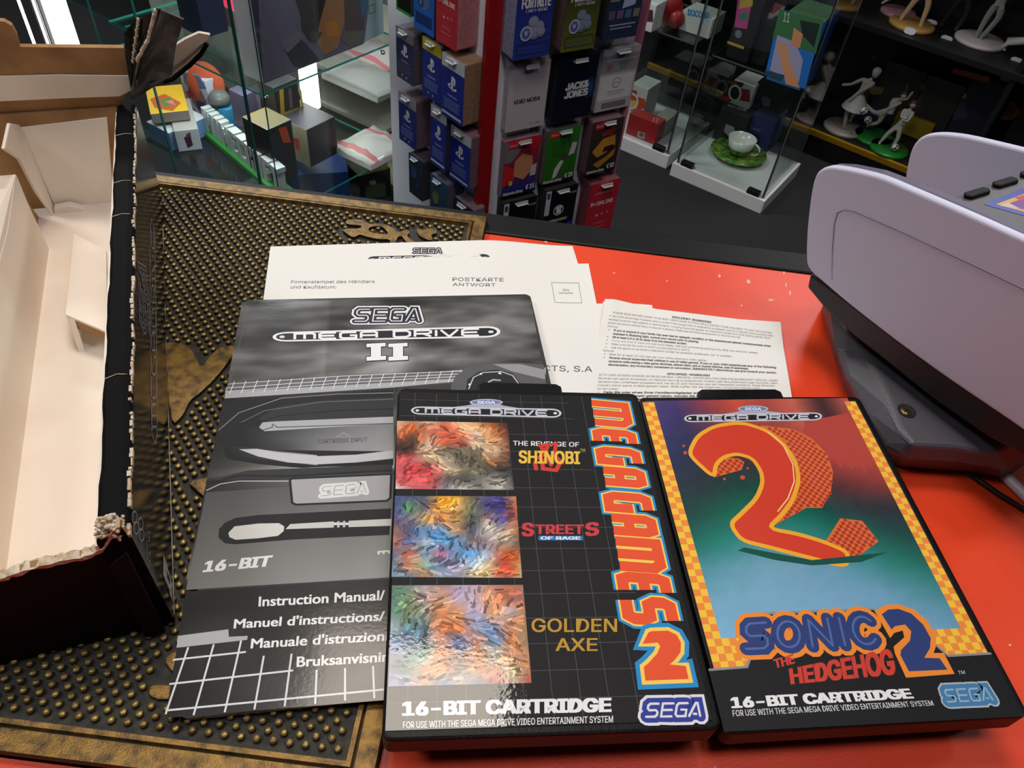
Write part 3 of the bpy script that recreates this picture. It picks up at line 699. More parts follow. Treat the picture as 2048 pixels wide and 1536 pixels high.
# console photo: tonal grid from the strip down to the lettering
def body(a, b):
    rows_ = [(0, 150), (.03, 175), (.06, 60), (.16, 52), (.22, 95), (.3, 70), (.38, 105), (.46, 150), (.47, 185), (.5, 200), (.52, 70), (.55, 95), (.6, 110), (.68, 100), (.75, 120), (.82, 150), (.93, 170), (.965, 160), (1, 60)]
    for (y0, v0), (y1, v1) in zip(rows_, rows_[1:]):
        if y0 <= b <= y1: v = v0 + (v1 - v0) * (b - y0) / (y1 - y0)
    if a < .35: v *= .35 + .65 * (a / .35)
    if b > .8: v = v + (165 - v) * min(1, (b - .8) * 6) * .6 if b < .965 else v
    return (v + 2, v, v - 2)
pr.grid([(452, 775), (1092, 735), (1075, 1145), (368, 1178)], None, fn=body, nx=40, ny=90)
fillpoly(pr, [(452, 775), (925, 740), (925, 762), (785, 775), (449, 797)], (176, 176, 178))
for k in range(34):       # comb of small dark teeth under the strip
    x = 474 + k * 9.6; y = 797 - k * .62; pr.poly([(x, y), (x + 5, y - .4), (x + 5, y + 6), (x, y + 6.4)], (40, 40, 42)); pr.h -= pr.step * .88
pr.up()
fillpoly(pr, [(455, 768), (920, 742), (920, 757), (453, 784)], (104, 104, 108))
for y in (0, 8, 15): pr.stroke([(456 - y * .25, 768 + y), (500, 765 + y), (690, 752 + y * .9), (925, 742 + y * .7)], .0004, (236, 236, 236))
for k in range(21): x = 462 + k * 23; pr.stroke([(x + 7, 763 - k * 1.15), (x - 3, 788 - k * 1.2)], .0004, (236, 236, 236)); pr.h -= pr.step * .88
pr.up()
# dark body with arcs
def z1p(l): return z1(l)
fillpoly(pr, z1([(120, 850), (200, 845), (990, 790), (990, 930), (990, 1180), (470, 1190), (130, 1135), (95, 1000)]), (30, 30, 32))
fillpoly(pr, z1([(300, 940), (400, 880), (600, 850), (990, 830), (990, 925), (700, 950), (370, 965)]), (48, 48, 50))
pr.grid(z1([(230, 985), (992, 962), (992, 1108), (230, 1100)]), [[(34, 34, 36), (60, 60, 62), (96, 96, 98), (120, 120, 122), (132, 132, 134)], [(30, 30, 32), (78, 78, 80), (116, 116, 118), (136, 136, 138), (150, 150, 150)], [(28, 28, 30), (60, 60, 62), (128, 128, 130), (150, 150, 152), (166, 166, 166)]], sub=6)
pr.grid(z1([(120, 1075), (600, 1128), (600, 1180), (150, 1130)]), [[(30, 30, 32), (80, 80, 82), (190, 190, 190)], [(26, 26, 28), (60, 60, 62), (150, 150, 150)]], sub=8)
for l, wd, cc in [([(95, 1000), (200, 910), (420, 835), (700, 815), (990, 808)], .0005, (150, 150, 152)), ([(210, 960), (330, 900), (620, 855), (990, 840)], .0004, (120, 120, 122)),
                  ([(300, 985), (340, 945), (420, 925), (700, 900), (990, 890)], .0008, (28, 28, 30))]: pr.stroke(z1(l), wd, cc)
fillpoly(pr, z1([(302, 985), (320, 960), (380, 955), (990, 930), (990, 965), (330, 1005)]), (176, 176, 178)); pr.stroke(z1([(320, 1000), (370, 985), (372, 968), (395, 985), (990, 965)]), .0005, (30, 30, 32))
fillpoly(pr, z1([(200, 1098), (290, 1095), (400, 1112), (600, 1133), (800, 1125), (990, 1103), (990, 1145), (800, 1165), (600, 1175), (450, 1165), (300, 1135)]), (196, 196, 198)); pr.stroke(z1([(140, 1140), (300, 1168), (520, 1188), (990, 1165)]), .0012, (26, 26, 28))
fillpoly(pr, z1([(60, 1250), (250, 1205), (500, 1195), (985, 1175), (985, 1215), (450, 1240), (100, 1262)]), (54, 54, 56))
pr.grid(z1([(50, 1275), (460, 1255), (470, 1360), (20, 1390)]), [[(40, 40, 42), (70, 70, 72), (92, 92, 94)], [(50, 50, 52), (60, 60, 62), (70, 70, 72)]], sub=8)
pr.stroke(z1([(60, 1270), (200, 1232), (450, 1235), (985, 1205)]), .0010, (30, 30, 32)); pr.stroke(z2([(245, 215), (320, 180), (420, 165), (690, 165)]), .0006, (190, 190, 192))
pr.text('CARTRIDGE INPUT', (636, 887), (735, 883), (636, 879), (84, 84, 86), .01); pr.stroke([(672, 874), (687, 866), (702, 873)], .0005, (170, 170, 172), closed=True)
# light field around the logo plate, pill and 16-BIT
def lf(a, b):
    v = 84 + 92 * b * (.4 + .6 * a) + 30 * a * (1 - b)
    v = min(188, v); return (v + 1, v, v - 2)
pr.grid([(412, 985), (1010, 945), (985, 1142), (372, 1180)], None, fn=lf, nx=20, ny=20)
pl = z2([(688, 160), (700, 152), (1225, 128), (1220, 255), (1200, 270), (720, 290), (700, 280)])
fillpoly(pr, pl, (170, 168, 168)); pr.stroke(pl, .0012, (30, 30, 32), closed=True)
pr.glyphs('SEGA', affine((643, 992), (732, 985), (645, 974)), [(.0034, (226, 226, 224)), (.0006, (180, 180, 178))], gap=.3)
pill = z2([(345, 385), (400, 360), (520, 345), (1225, 310), (1215, 450), (700, 475), (400, 500), (345, 495), (310, 465), (312, 420)])
fillpoly(pr, pill, (34, 34, 36))
fillpoly(pr, z2([(395, 405), (520, 390), (630, 388), (658, 405), (655, 430), (625, 455), (520, 468), (400, 476), (368, 462), (362, 440)]), (216, 214, 208))
fillpoly(pr, z2([(665, 420), (690, 393), (900, 380), (1225, 365), (1225, 402), (900, 412)]), (206, 204, 200))
for k in (0, 1, 2): pr.poly(z2([(922 + k * 30, 368), (940 + k * 30, 367), (938 + k * 30, 415), (920 + k * 30, 416)]), (40, 40, 42)); pr.poly(z2([(920 + k * 30, 385), (942 + k * 30, 384), (942 + k * 30, 398), (920 + k * 30, 399)]), (220, 220, 220))
pr.text('16-BIT', (405, 1144), (540, 1132), (407, 1124), (236, 236, 232), .04, shear=.15)
pr.glyphs('m', affine((757, 1108), (778, 1106), (757, 1104)), [(.0010, (225, 225, 222))])
# lower dark part
def low(a, b):
    v = 34 + 22 * a + 46 * a * b * b + (14 * noise2(a * 6, b * 6, 9)); v = max(26, min(140, v)); return (v + 1, v, v + 1)
pr.grid([(372, 1183), (1010, 1144), (960, 1385), (331, 1436)], None, fn=low, nx=24, ny=20)
fillpoly(pr, z2([(95, 985), (362, 950), (365, 990), (465, 985), (462, 1006), (88, 1048)]), (176, 176, 178))
for l in [[(70, 1112), (455, 1070)], [(50, 1240), (705, 1168)], [(30, 1380), (1195, 1268)], [(150, 1045), (30, 1400)], [(285, 1030), (178, 1405)], [(430, 1010), (343, 1390)], [(550, 1090), (500, 1375)], [(697, 1080), (660, 1358)], [(830, 1165), (822, 1345)], [(980, 1155), (980, 1328)], [(1128, 1145), (1135, 1315)]]:
    pr.stroke(z2(l), .0008, (222, 222, 222)); pr.h -= pr.step * .88
pr.up()
wt = (238, 236, 232)
pr.text('Instruction Manual/', (517, 1213), (769, 1200), (518, 1194), wt, .022, face=1)
pr.text("Manuel d'instructions/", (467, 1257), (768, 1241), (469, 1239), wt, .022, face=1)
pr.text("Manuale d'istruzioni", (501, 1297), (776, 1281), (503, 1278), wt, .022, face=1)
pr.text("Bruksanvisning", (593, 1334), (795, 1322), (594, 1314), wt, .022, face=1)
# game pad picture, lower right of the smoke
fillpoly(pr, z1([(1285, 770), (1310, 720), (1370, 680), (1500, 655), (1640, 655), (1760, 665), (1775, 800), (1290, 830)]), (92, 92, 94))
fillpoly(pr, z1([(1500, 662), (1640, 662), (1762, 690), (1768, 740), (1600, 700)]), (150, 150, 152))
fillpoly(pr, z1([(1360, 800), (1370, 740), (1430, 700), (1520, 690), (1600, 710), (1640, 760), (1640, 830)]), (42, 42, 44)); pr.stroke(z1([(1375, 790), (1400, 730), (1450, 705), (1540, 700), (1600, 720), (1630, 760)]), .0007, (200, 200, 200))
for a, b in ((1438, 712), (1380, 766)): pr.ell(400 + a / 2.56, 470 + b / 2.56, 2.4, 1.8, (235, 235, 235))
pr.poly(z1([(1525, 712), (1535, 700), (1545, 714)]), (235, 235, 235)); pr.stroke(z1([(1475, 755), (1500, 742), (1540, 745)]), .001, (190, 190, 190))
# masthead
pr.glyphs('SEGA', affine((710, 643), (838, 642), (714, 619)), [(.0074, (30, 30, 34)), (.0064, (232, 232, 232)), (.0040, (44, 42, 56)), (.0008, (232, 232, 232))], gap=.3)
mdbadge(pr, (545, 684), (1001, 675), (545, 665), (1001, 652), .001, dark=(36, 36, 42), light=(238, 238, 238), face=(240, 240, 240), sega=False, sw=.0016)
for dx in (0, 44):
    xs = 733 + dx
    for gx, cc in ((1.6, (40, 40, 44)), (0, (240, 240, 240))):
        pr.poly([(xs - gx, 688 - gx), (xs + 38 + gx, 686 - gx), (xs + 38 + gx, 693 + gx), (xs - gx, 695 + gx)], cc); pr.poly([(xs + 9 - gx, 690), (xs + 29 + gx, 690), (xs + 29 + gx, 718), (xs + 9 - gx, 718)], cc); pr.poly([(xs - gx, 714 - gx), (xs + 39 + gx, 712 - gx), (xs + 39 + gx, 720 + gx), (xs - gx, 722 + gx)], cc)
pr.stroke([(497, 612), (458, 775)], .00015, (130, 130, 132))
pr.build('front_cover', man, M_mag)

# ================================================================== papers
M_paper = print_mat('print_paper', rough=.75, bump=.05, bscale=300)
PAP = (236, 234, 228)
def sag(x, top):      # sheets lie on the mat and droop over its edge onto the counter
    a = max(0., min(1., (x - (MX1 - .004)) / .075)); a = a * a * (3 - 2 * a)
    return top * (1 - a) + (top - .0079) * a
class PrintS(Print):
    def __init__(s, fz): Print.__init__(s, (0, 0, 0), (1, 0, 0), Z, lift=.00012); s.fz = fz
    def loc(s, px, py):
        z = .008
        for _ in range(12): p = un(px, py, z); z = s.fz(p.x, p.y)
        return (p.x, p.y)
    def W(s, q): return Vector((q[0], q[1], s.fz(q[0], q[1]) + s.h))
def paper(name, label, cat, corners, fz, group='loose leaflets by the manual', th=.00018, nx=44, ny=12, torn=()):
    """corners: picture points tl, tr, br, bl"""
    pr = PrintS(fz); c = [Vector(pr.loc(*p)) for p in corners]; G = []
    for j in range(ny + 1):
        for i in range(nx + 1):
            a, b = i / nx, j / ny; q = (c[0] * (1 - a) + c[1] * a) * (1 - b) + (c[3] * (1 - a) + c[2] * a) * b; G.append(Vector((q.x, q.y, fz(q.x, q.y))))
    N = len(G); f = []
    ix = lambda i, j: j * (nx + 1) + i
    for j in range(ny):
        for i in range(nx):
            q = (ix(i, j), ix(i, j + 1), ix(i + 1, j + 1), ix(i + 1, j)); f.append(q); f.append(tuple(N + k for k in q[::-1]))
    for i in range(nx): f.append((ix(i, 0), ix(i + 1, 0), N + ix(i + 1, 0), N + ix(i, 0))); f.append((ix(i + 1, ny), ix(i, ny), N + ix(i, ny), N + ix(i + 1, ny)))
    for j in range(ny): f.append((ix(0, j + 1), ix(0, j), N + ix(0, j), N + ix(0, j + 1))); f.append((ix(nx, j), ix(nx, j + 1), N + ix(nx, j + 1), N + ix(nx, j)))
    pr.mb.add(G + [g - Z * th for g in G], f, 0, L3(PAP))
    base = sum(G, Vector()) / N; base.z = min(g.z for g in G) - th
    return thing(name, label, cat, base, group), pr
t, pr = paper('leaflet', 'white leaflet with logo at its top edge, rearmost of the loose sheets', 'leaflet', [(541, 493), (1145, 492), (1230, 760), (505, 760)], lambda x, y: sag(x, .0086))
pr.glyphs('SEGA', affine((827, 506), (882, 506), (828, 497)), [(.0024, (60, 60, 60)), (.0005, (225, 225, 225))], gap=.3)
mdbadge(pr, (735, 525), (980, 522), (735, 513), (980, 508), .0006, dark=(34, 34, 36), light=(60, 60, 62), face=(236, 236, 234), sega=False, sw=.0009)
pr.build('sheet', t, M_paper)
t, pr = paper('postcard', 'white printed reply postcard with empty stamp box at right', 'postcard', [(566, 521), (1177, 527), (1210, 690), (520, 720)], lambda x, y: sag(x, .0092))
pr.text('Firmenstempel des Händlers', (582, 567), (749, 566), (583, 561), (110, 110, 110), .004)
pr.text('und Kaufdatum:', (581, 577), (672, 577), (582, 571), (110, 110, 110), .004)
pr.text('POSTKARTE', (905, 562), (1007, 563), (905, 555), (100, 100, 100), .004); pr.text('ANTWORT', (905, 572), (991, 573), (905, 566), (100, 100, 100), .004)
pr.stroke([(1103, 565), (1157, 566), (1164, 606), (1110, 605)], .0003, (120, 120, 120), closed=True)
pr.text('Bitte', (1126, 582), (1138, 582), (1126, 578), (120, 120, 120)); pr.text('freimachen', (1117, 588), (1146, 588), (1117, 584), (120, 120, 120))
pr.build('sheet', t, M_paper)
t, pr = paper('warranty_card', 'white card with company name in capitals beside the manual', 'card', [(1052, 604), (1208, 607), (1190, 840), (1090, 840)], lambda x, y: sag(x, .0098))
pr.text('PRODUCTS, S.A.', (1000, 740), (1190, 744), (1000, 729), (80, 80, 80), .006)
pr.build('sheet', t, M_paper)
t, pr = paper('paper_sheet', 'blank white sheet peeking out behind the warning leaflet', 'paper', [(1206, 603), (1304, 610), (1330, 760), (1200, 760)], lambda x, y: .0012)
pr.build('sheet', t, M_paper)

def fz_w(x, y): return .0022 + .0045 * max(0, (y - .37) / .04) * max(0., 1 - abs(x - .062) / .03) + .003 * max(0., (y - .385) / .03) * max(0, (x - .15) / .03)
t, pr = paper('warning_leaflet', 'curling white leaflet densely printed with small health warning text', 'leaflet', [(1210, 598), (1561, 644), (1590, 830), (1172, 830)], fz_w)
gr = (120, 118, 116); dk = (96, 94, 92)
def wl(a, b): # picture point at fractions of the printed block
    p = [(1222, 612), (1545, 658), (1558, 800), (1190, 800)]
    return tuple((p[0][i] * (1 - a) + p[1][i] * a) * (1 - b) + (p[3][i] * (1 - a) + p[2][i] * a) * b for i in (0, 1))
LN = [(.38, .62, 'EPILEPSY WARNING', 1), (.02, .99, 'PLEASE READ BEFORE USING YOUR SEGA VIDEO GAME SYSTEM OR ALLOWING YOUR CHILDREN TO USE THE SYSTEM', 0),
 (0, 1, 'A very small percentage of people have a condition that causes them to experience an epileptic seizure or altered consciousness when', 0),
 (0, .98, 'exposed to certain light patterns or flashing lights, including those that appear on a television screen and while playing games. Such', 0),
 (0, .8, 'people may have no medical history of seizures or epilepsy. Please take the following precautions to minimize any risk:', 0), (0, .06, 'Prior to use', 0),
 (.04, .98, 'If you or anyone in your family has ever had an epileptic condition or has experienced altered consciousness when', 1), (.04, .55, 'exposed to flickering light, consult your doctor prior to playing.', 1),
 (.04, .48, 'Sit at least 2.5 m (8 ft) away from the television screen.', 1), (.04, .9, 'If you are tired or have not had much sleep, rest and commence playing only after you are fully rested.', 0),
 (.04, .5, 'Make sure that the room in which you are playing is well lit.', 0), (.04, .75, 'Use the game on as small a television screen as possible (preferably 14" or smaller).', 0), (0, .06, 'During use', 0),
 (.04, .6, 'Rest for at least 10 minutes per hour while playing a video game.', 0), (.04, 1, 'Parents should supervise their children\'s use of video games. If you or your child experiences any of the following', 1),
 (.04, .84, 'symptoms while playing a video game: dizziness, altered vision, eye or muscle twitches, loss of awareness,', 1), (.04, 1, 'disorientation, any involuntary movement or convulsion, IMMEDIATELY discontinue use and consult your doctor.', 1), None,
 (.38, .62, 'EPILEPSIE-WARNUNG', 1), (0, 1, 'BITTE LESEN SIE DIESE HINWEISE, BEVOR SIE IHR SEGA-VIDEOSPIEL-SYSTEM BENUTZEN ODER IHRE KINDER DAMIT SPIELEN LASSEN', 0),
 (0, 1, 'Bei einem sehr kleinen Prozentsatz von Personen kann es zu epileptischen Anfällen oder Bewußtseinsstörungen kommen, wenn', 0),
 (0, .98, 'sie bestimmten Lichteffekten ausgesetzt sind, wie sie z.B. beim Fernsehen oder bei Videospielen entstehen. Diese Personen', 0),
 (0, .9, 'müssen bisher keine Anfälle gehabt haben. Bitte treffen Sie die folgenden Vorsichtsmaßnahmen:', 0), (0, .12, 'Vor dem Spielen:', 0),
 (.04, .95, 'Falls Sie oder eines Ihrer Familienmitglieder an Epilepsie leiden oder schon einmal', 1), (.04, .9, 'Bewußtseinsstörungen gehabt haben, wenden Sie sich vor dem Spielen an Ihren Arzt.', 1), (.04, .7, 'Sitzen Sie mindestens 2,5 m vom Bildschirm entfernt.', 1)]
nl = len(LN)
for k, l in enumerate(LN):
    if not l: continue
    a0, a1, tx_, bd = l; b = (k + 1) / nl; dy = 3.6
    p0 = wl(a0, b); p1 = wl(a1, b)
    pr.text(tx_, p0, p1, (p0[0] + .5, p0[1] - dy), dk if bd else gr, .03 if bd else .006); pr.h -= pr.step * .88
    if a0 == .04 and k in (6, 8, 9, 10, 11, 13, 14, 24, 26): q = wl(.012, b); pr.ell(q[0], q[1] - 1.5, 1.2, .9, dk, n=6); pr.h -= pr.step * .88
pr.build('sheet', t, M_paper)
# ================================================================== big console box, open
zM = .0075
F0 = un(350, 1243, zM); B0 = un(325, 395, zM); e1 = (B0 - F0).normalized(); Lb = (B0 - F0).length; e2 = Vector((-e1.y, e1.x, 0)); hb = .072
M_bk = mat('box_gloss_black', (14, 13, 17), rough=.13, bump=.05, bscale=120, spec=.6)
M_bkm = mat('box_black_card', (10, 9, 12), rough=.75, bump=.08, bscale=300, spec=.12)
M_cr = mat('cream_card', (246, 236, 222), rough=.85, bump=.12, bscale=260, var=(238, 224, 208), vscale=12)
M_kr = mat('kraft_card', (170, 130, 86), rough=.9, bump=.3, bscale=250, var=(146, 108, 68), vscale=30)
M_fz = mat('torn_fibre', (214, 200, 178), rough=.95, bump=.5, bscale=900, var=(186, 160, 128), vscale=300)
bx = thing('console_box', 'large open black console box with worn edges and cream card inside', 'box', F0 + e1 * Lb / 2 + e2 * .12)
tw = .0118
def on1(l, p0, n, off=0.): return [onp(x, y, p0, n) + n * off for x, y in l]
# right side: hollow double wall with rounded, worn top edge
mb = MB()
prof = [(0, 0), (0, hb - .0035), (.0010, hb - .0012), (.0032, hb), (tw - .002, hb), (tw - .0004, hb - .001), (tw, hb - .003)]
N1 = 40
def sidept(i, k):
    s_, z_ = prof[k]; wob = .00028 * math.sin(i * .9) + .0002 * math.sin(i * 2.3 + 1) if k > 1 else 0
    return F0 + e1 * (Lb * i / N1) + e2 * (s_ + wob) + Z * (z_ + (wob * .6 if k > 1 else 0))
for i in range(N1):
    for k in range(len(prof) - 1): mb.add([sidept(i, k), sidept(i, k + 1), sidept(i + 1, k + 1), sidept(i + 1, k)], [(0, 1, 2, 3)], 0 if k < 1 else 1)
for i in (0, N1): mb.add([sidept(i, k) for k in range(len(prof))] + [F0 + e1 * (Lb * i / N1) + e2 * tw], [list(range(len(prof) + 1)) if i else list(range(len(prof) + 1))[::-1]], 1)
build('side_panel', mb, [M_bk, M_bkm], bx)
mb = MB(); mb.box(F0 + e2 * tw + Z * .002, e1 * Lb, e2 * .0012, Z * (hb - .006)); build('inner_wall', mb, M_cr, bx)
# worn white edge fibres
mb = MB(); x = .0
while x < Lb - .002:
    w_ = random.uniform(.0010, .0042); d_ = random.uniform(.0006, .0016)
    if random.random() < .88:
        p = F0 + e1 * x; ww = .00028 * math.sin(x / Lb * N1 * .9) + .0002 * math.sin(x / Lb * N1 * 2.3 + 1)
        mb.box(p - e2 * (.00015 - ww) + Z * (hb - .0030), e1 * w_, e2 * d_, Z * (.0017 + random.uniform(0, .0007)))
    x += w_ + random.uniform(0, .0016)
w_o = build('worn_edge', mb, M_fz, bx); w_o['kind'] = 'stuff'
for (t0, dz_) in ((.88, 0), (.72, .001), (.62, 0), (.25, 0)):
    p = F0 + e1 * Lb * t0; mb = MB(); mb.tube([p + e2 * .002 + Z * (hb + .0002), p + e2 * .006 + e1 * .001 + Z * (hb + .0002), p + e2 * (tw - .001) - e1 * .001 + Z * (hb + .0003)], .00022, 5); build('crease', mb, M_fz, bx)
# lettering on the glossy side
pr = Print(F0, e1, -e2, lift=.0002)
G_ = (178, 176, 182)
cap = [(309.5, 888), (303, 870), (301, 800), (299.5, 640), (299, 500), (300, 455), (302.5, 438), (306, 450), (309, 500), (311.5, 640), (313, 800), (313, 870)]
pr.stroke(cap, .0008, G_, closed=True)
pr.glyphs('MegaDRIVe', lambda x, y: (311.3 - 1.8 * x - 8.5 * y + 1.2 * x * y, 855 - 395 * x), [(.0012, (150, 150, 158))], gap=.25, rnd=False)
sg = [(276, 514), (292, 548), (294, 600), (297, 660), (330, 742), (322, 700), (300, 690), (280, 640), (274, 580)]
pr.glyphs('SEGA', lambda x, y: (297.5 - 4 * x - 17 * y, 672 - 128 * x - 22 * y), [(.0058, (170, 170, 182)), (.0046, (34, 34, 62)), (.0008, (120, 120, 150))], gap=.3, rnd=False)
for q in ([(326, 1106), (343, 1165), (344, 1204), (325, 1148)],): pr.poly(q, (176, 174, 172))
pr.poly([(333, 1140), (339, 1158), (340, 1172), (333, 1154)], (20, 20, 22)); pr.poly([(332, 1164), (338, 1180), (338, 1188), (332, 1173)], (20, 20, 22))
for cx, cy in ((268, 1035), (280, 1048), (271, 1056), (282, 1070)): pr.ring(cx, cy, 5, 12, .0007, (160, 160, 160))
pr.text('16-BIT', (300, 1130), (297, 1046), (297, 1128), (150, 150, 150)); pr.text('CARTRIDGE SYSTEM', (295, 1120), (292, 1050), (293, 1119), (140, 140, 140))
pr.build('side_lettering', bx, print_mat('print_box_gloss', rough=.2))
# front panel with torn top edge
ft = [(251, 1064), (240, 1052), (226, 1060), (205, 1098), (170, 1112), (120, 1122), (60, 1136), (20, 1150), (0, 1158), (-60, 1176), (-200, 1215)]
P_ = on1(ft, F0, e1); P_.append(F0 + e2 * .34 + Z * (P_[-1].z - F0.z + .002)); wid = (P_[-1] - F0).dot(e2)
loop = P_ + [F0 + e2 * wid, F0.copy()]
tri = mathutils.geometry.tessellate_polygon([[Vector(((p - F0).dot(e2), p.z, 0)) for p in loop]])
mb = MB()
for a in tri:
    mb.add([loop[i] for i in a], [(0, 1, 2)], 0); mb.add([loop[i] + e1 * .003 for i in a], [(2, 1, 0)], 1)
for i in range(len(loop)):
    j = (i + 1) % len(loop); mb.add([loop[i], loop[j], loop[j] + e1 * .003, loop[i] + e1 * .003], [(0, 1, 2, 3)], 2)
build('front_panel', mb, [M_bkm, M_cr, M_kr], bx)
mb = MB(); pv = None
for i in range(1, len(P_) - 1):
    a, b = P_[i], P_[i + 1]; n_ = max(3, int((b - a).length / .0016))
    for k in range(n_):
        p = a.lerp(b, k / n_); t_, d_, w_ = random.uniform(-.0001, .0007), random.uniform(.0010, .0024), random.uniform(.0028, .0042)
        R4 = [p - Z * d_ - e1 * .00035, p + Z * t_ - e1 * random.uniform(.0002, .0008), p + Z * (t_ + random.uniform(-.0004, .0004)) + e1 * w_, p - Z * .001 + e1 * w_]
        if pv: 
            for q in range(3): mb.add([pv[q], pv[q + 1], R4[q + 1], R4[q]], [(0, 1, 2, 3)])
        pv = R4
for k in range(110):
    p = onp(220 + random.uniform(-28, 26), 1066 + random.uniform(-12, 10), F0, e1); mb.ball(p + e1 * random.uniform(-.001, .006), random.uniform(.0006, .0014), random.uniform(.0005, .0010), random.uniform(.0004, .0008), n=6, rot=random.uniform(0, 3))
t_o = build('torn_edge', mb, M_fz, bx); t_o['kind'] = 'stuff'
# second, folded ply at the front corner
mb = MB(); mb.prism([F0 - e1 * .004 + e2 * .010 + Z * (hb - .012), F0 - e1 * .003 + e2 * .012, F0 - e1 * .003 + e2 * .004, F0 - e1 * .005 + e2 * .002 + Z * (hb - .004)], -e1 * .0012, 0)
build('corner_ply', mb, M_bkm, bx)
# floor and back
wb = .34
mb = MB(); mb.box(F0 + e2 * (wb - .003), e1 * Lb, e2 * .003, Z * (hb - .002)); build('left_panel', mb, [M_bkm], bx)
mb = MB(); mb.box(F0 + Z * .0002 + e1 * .003, e1 * (Lb - .003), e2 * wb, Z * .0022); build('bottom_panel', mb, M_cr, bx)
mb = MB(); mb.box(B0 - e1 * .003 + e2 * tw, e1 * .003, e2 * (wb - tw), Z * (hb - .001)); build('back_panel', mb, M_kr, bx)
zF = zM + .0024
A_ = un(109, 415, zF)
# inner back divider
pA = on1([(109, 413), (229, 412), (214, 236), (40, 256)], A_, e1)
mb = MB(); mb.prism(pA, e1 * .002); 
mb.prism([pA[3], pA[2], pA[2] + Z * .004 + e1 * .007, pA[3] + Z * .004 + e1 * .007], e1 * .0012)
build('card_divider', mb, M_cr, bx, bevel=.0006)
mb = MB(); q = on1([(109, 404), (140, 398), (175, 408), (229, 403), (229, 412), (109, 416)], A_, e1, -.002); mb.prism(q, -e1 * .006); build('divider_foot', mb, M_cr, bx, bevel=.001)
mb = MB(); q = on1([(208, 222), (230, 300), (240, 330), (238, 210)], A_, e1, .004); mb.prism(q, e1 * .002); build('kraft_corner', mb, M_kr, bx)
# lengthwise partition
mb = MB(); mb.prism(on1([(20, 246), (39, 249), (109, 414), (109, 433), (75, 385), (40, 318), (9, 297)], A_, e2), e2 * .002)
build('card_partition', mb, [M_cr], bx, bevel=.0006)
mb = MB(); mb.prism(on1([(10, 300), (75, 387), (109, 434), (106, 500), (98, 515), (60, 440), (15, 350)], A_, e2, .009), e2 * .002)
build('torn_kraft_ply', mb, M_kr, bx)
mb = MB(); q = on1([(33, 352), (62, 420), (100, 500), (97, 640), (86, 758), (59, 950), (35, 1141), (-120, 1141), (-60, 760), (18, 460)], A_, e2, .0)
mb.prism(q, e2 * .002); ct = [q[0], q[9], q[8]]
mb.prism([q[0], q[9], q[8], q[8] + e2 * .012, q[9] + e2 * .010, q[0] + e2 * .009], Z * .0012)
build('card_partition', mb, [M_cr], bx, bevel=.0006)
# small raised tab
zt = zF + .021
mb = MB(); a, b, c, d = un(150, 472, zF + .015), un(214, 505, zF + .012), un(216, 668, zF + .018), un(133, 633, zt)
mb.prism([a, b, c, d], Z * .0016); e_ = un(158, 704, zF); mb.prism([d, d + (c - d) * .2, e_ + e2 * -.003, e_], Z * .0004 + e1 * .0012)
mb.prism([a, d, e_, un(160, 520, zF)], -e2 * .0014)
build('raised_tab', mb, M_cr, bx)
mb = MB(); mb.prism([p + Z * .00001 for p in (d, c, c - Z * .006, d + (c - d) * .15 - Z * .007)], e1 * .0008); build('tab_edge', mb, M_kr, bx)
# opened lid standing behind, its inside kraft with a cream liner
H0 = B0 + Z * (hb - .004); dn = (e1 + Z * .25).normalized()
mb = MB(); mb.prism(on1([(246, 200), (262, 178), (255, 150), (248, 96), (40, 94), (34, 70), (24, 52), (8, 43), (-60, 40), (-160, 44), (-185, 96), (-560, 112), (-560, 318), (-60, 262), (0, 258), (120, 242), (240, 232)], H0, dn), dn * .003, 0)
build('lid', mb, [M_kr], bx)
mb = MB(); mb.prism(on1([(262, 178), (256, 150), (120, 148), (-60, 152), (-560, 178), (-560, 240), (-60, 205), (0, 200), (130, 194), (240, 190)], H0, dn, -.0002), -dn * .0010); build('lid_liner', mb, M_cr, bx)
mb = MB(); l = [un(-60 + k * 19, 204 - k * 1.0 + 1.5 * math.sin(k * 1.3), zM + hb - .003) for k in range(17)]; mb.tube(l, [.0022 + .0006 * math.sin(k * 2.1) for k in range(17)], 8); build('hinge_fold', mb, M_kr, bx)
# torn side flap of the lid, bent outwards
def patch(rows, mi, mb, th=.0014):
    for r0, r1 in zip(rows, rows[1:]):
        for i in range(len(r0) - 1):
            a, b, c, d = r0[i], r0[i + 1], r1[i + 1], r1[i]; nn = (b - a).cross(d - a).normalized() * th
            if nn.dot(CAM - a) > 0: nn = -nn
            mb.box_like = None; mb.prism([a, b, c, d], nn, mi)
def dep(l, off): return [onp(x, y, H0 + e1 * off, dn) for x, y in l]
mb = MB(); patch([dep([(248, 70), (272, 40)], .0) + dep([(318, 18)], -.012), dep([(251, 110), (268, 100)], 0) + dep([(300, 82)], -.012), dep([(258, 150), (266, 135)], 0) + dep([(280, 118)], -.010), dep([(262, 192), (266, 180)], 0) + dep([(272, 160)], -.006)], 0, mb)
build('torn_flap_outside', mb, [M_bk], bx)
M_gr = mat('scuffed_grey_card', (120, 116, 110), rough=.5, bump=.25, bscale=200, var=(60, 58, 58), vscale=60)
mb = MB(); patch([dep([(318, 18)], -.012) + dep([(345, 30), (368, 40)], .008), dep([(302, 82)], -.012) + dep([(335, 85), (352, 92)], .012), dep([(280, 118)], -.010) + dep([(312, 140), (344, 150)], .012), dep([(266, 180)], -.004) + dep([(290, 185), (326, 162)], .010), dep([(264, 200)], 0) + dep([(272, 196), (300, 172)], .008)], 0, mb)
build('torn_flap_inside', mb, [M_gr], bx)
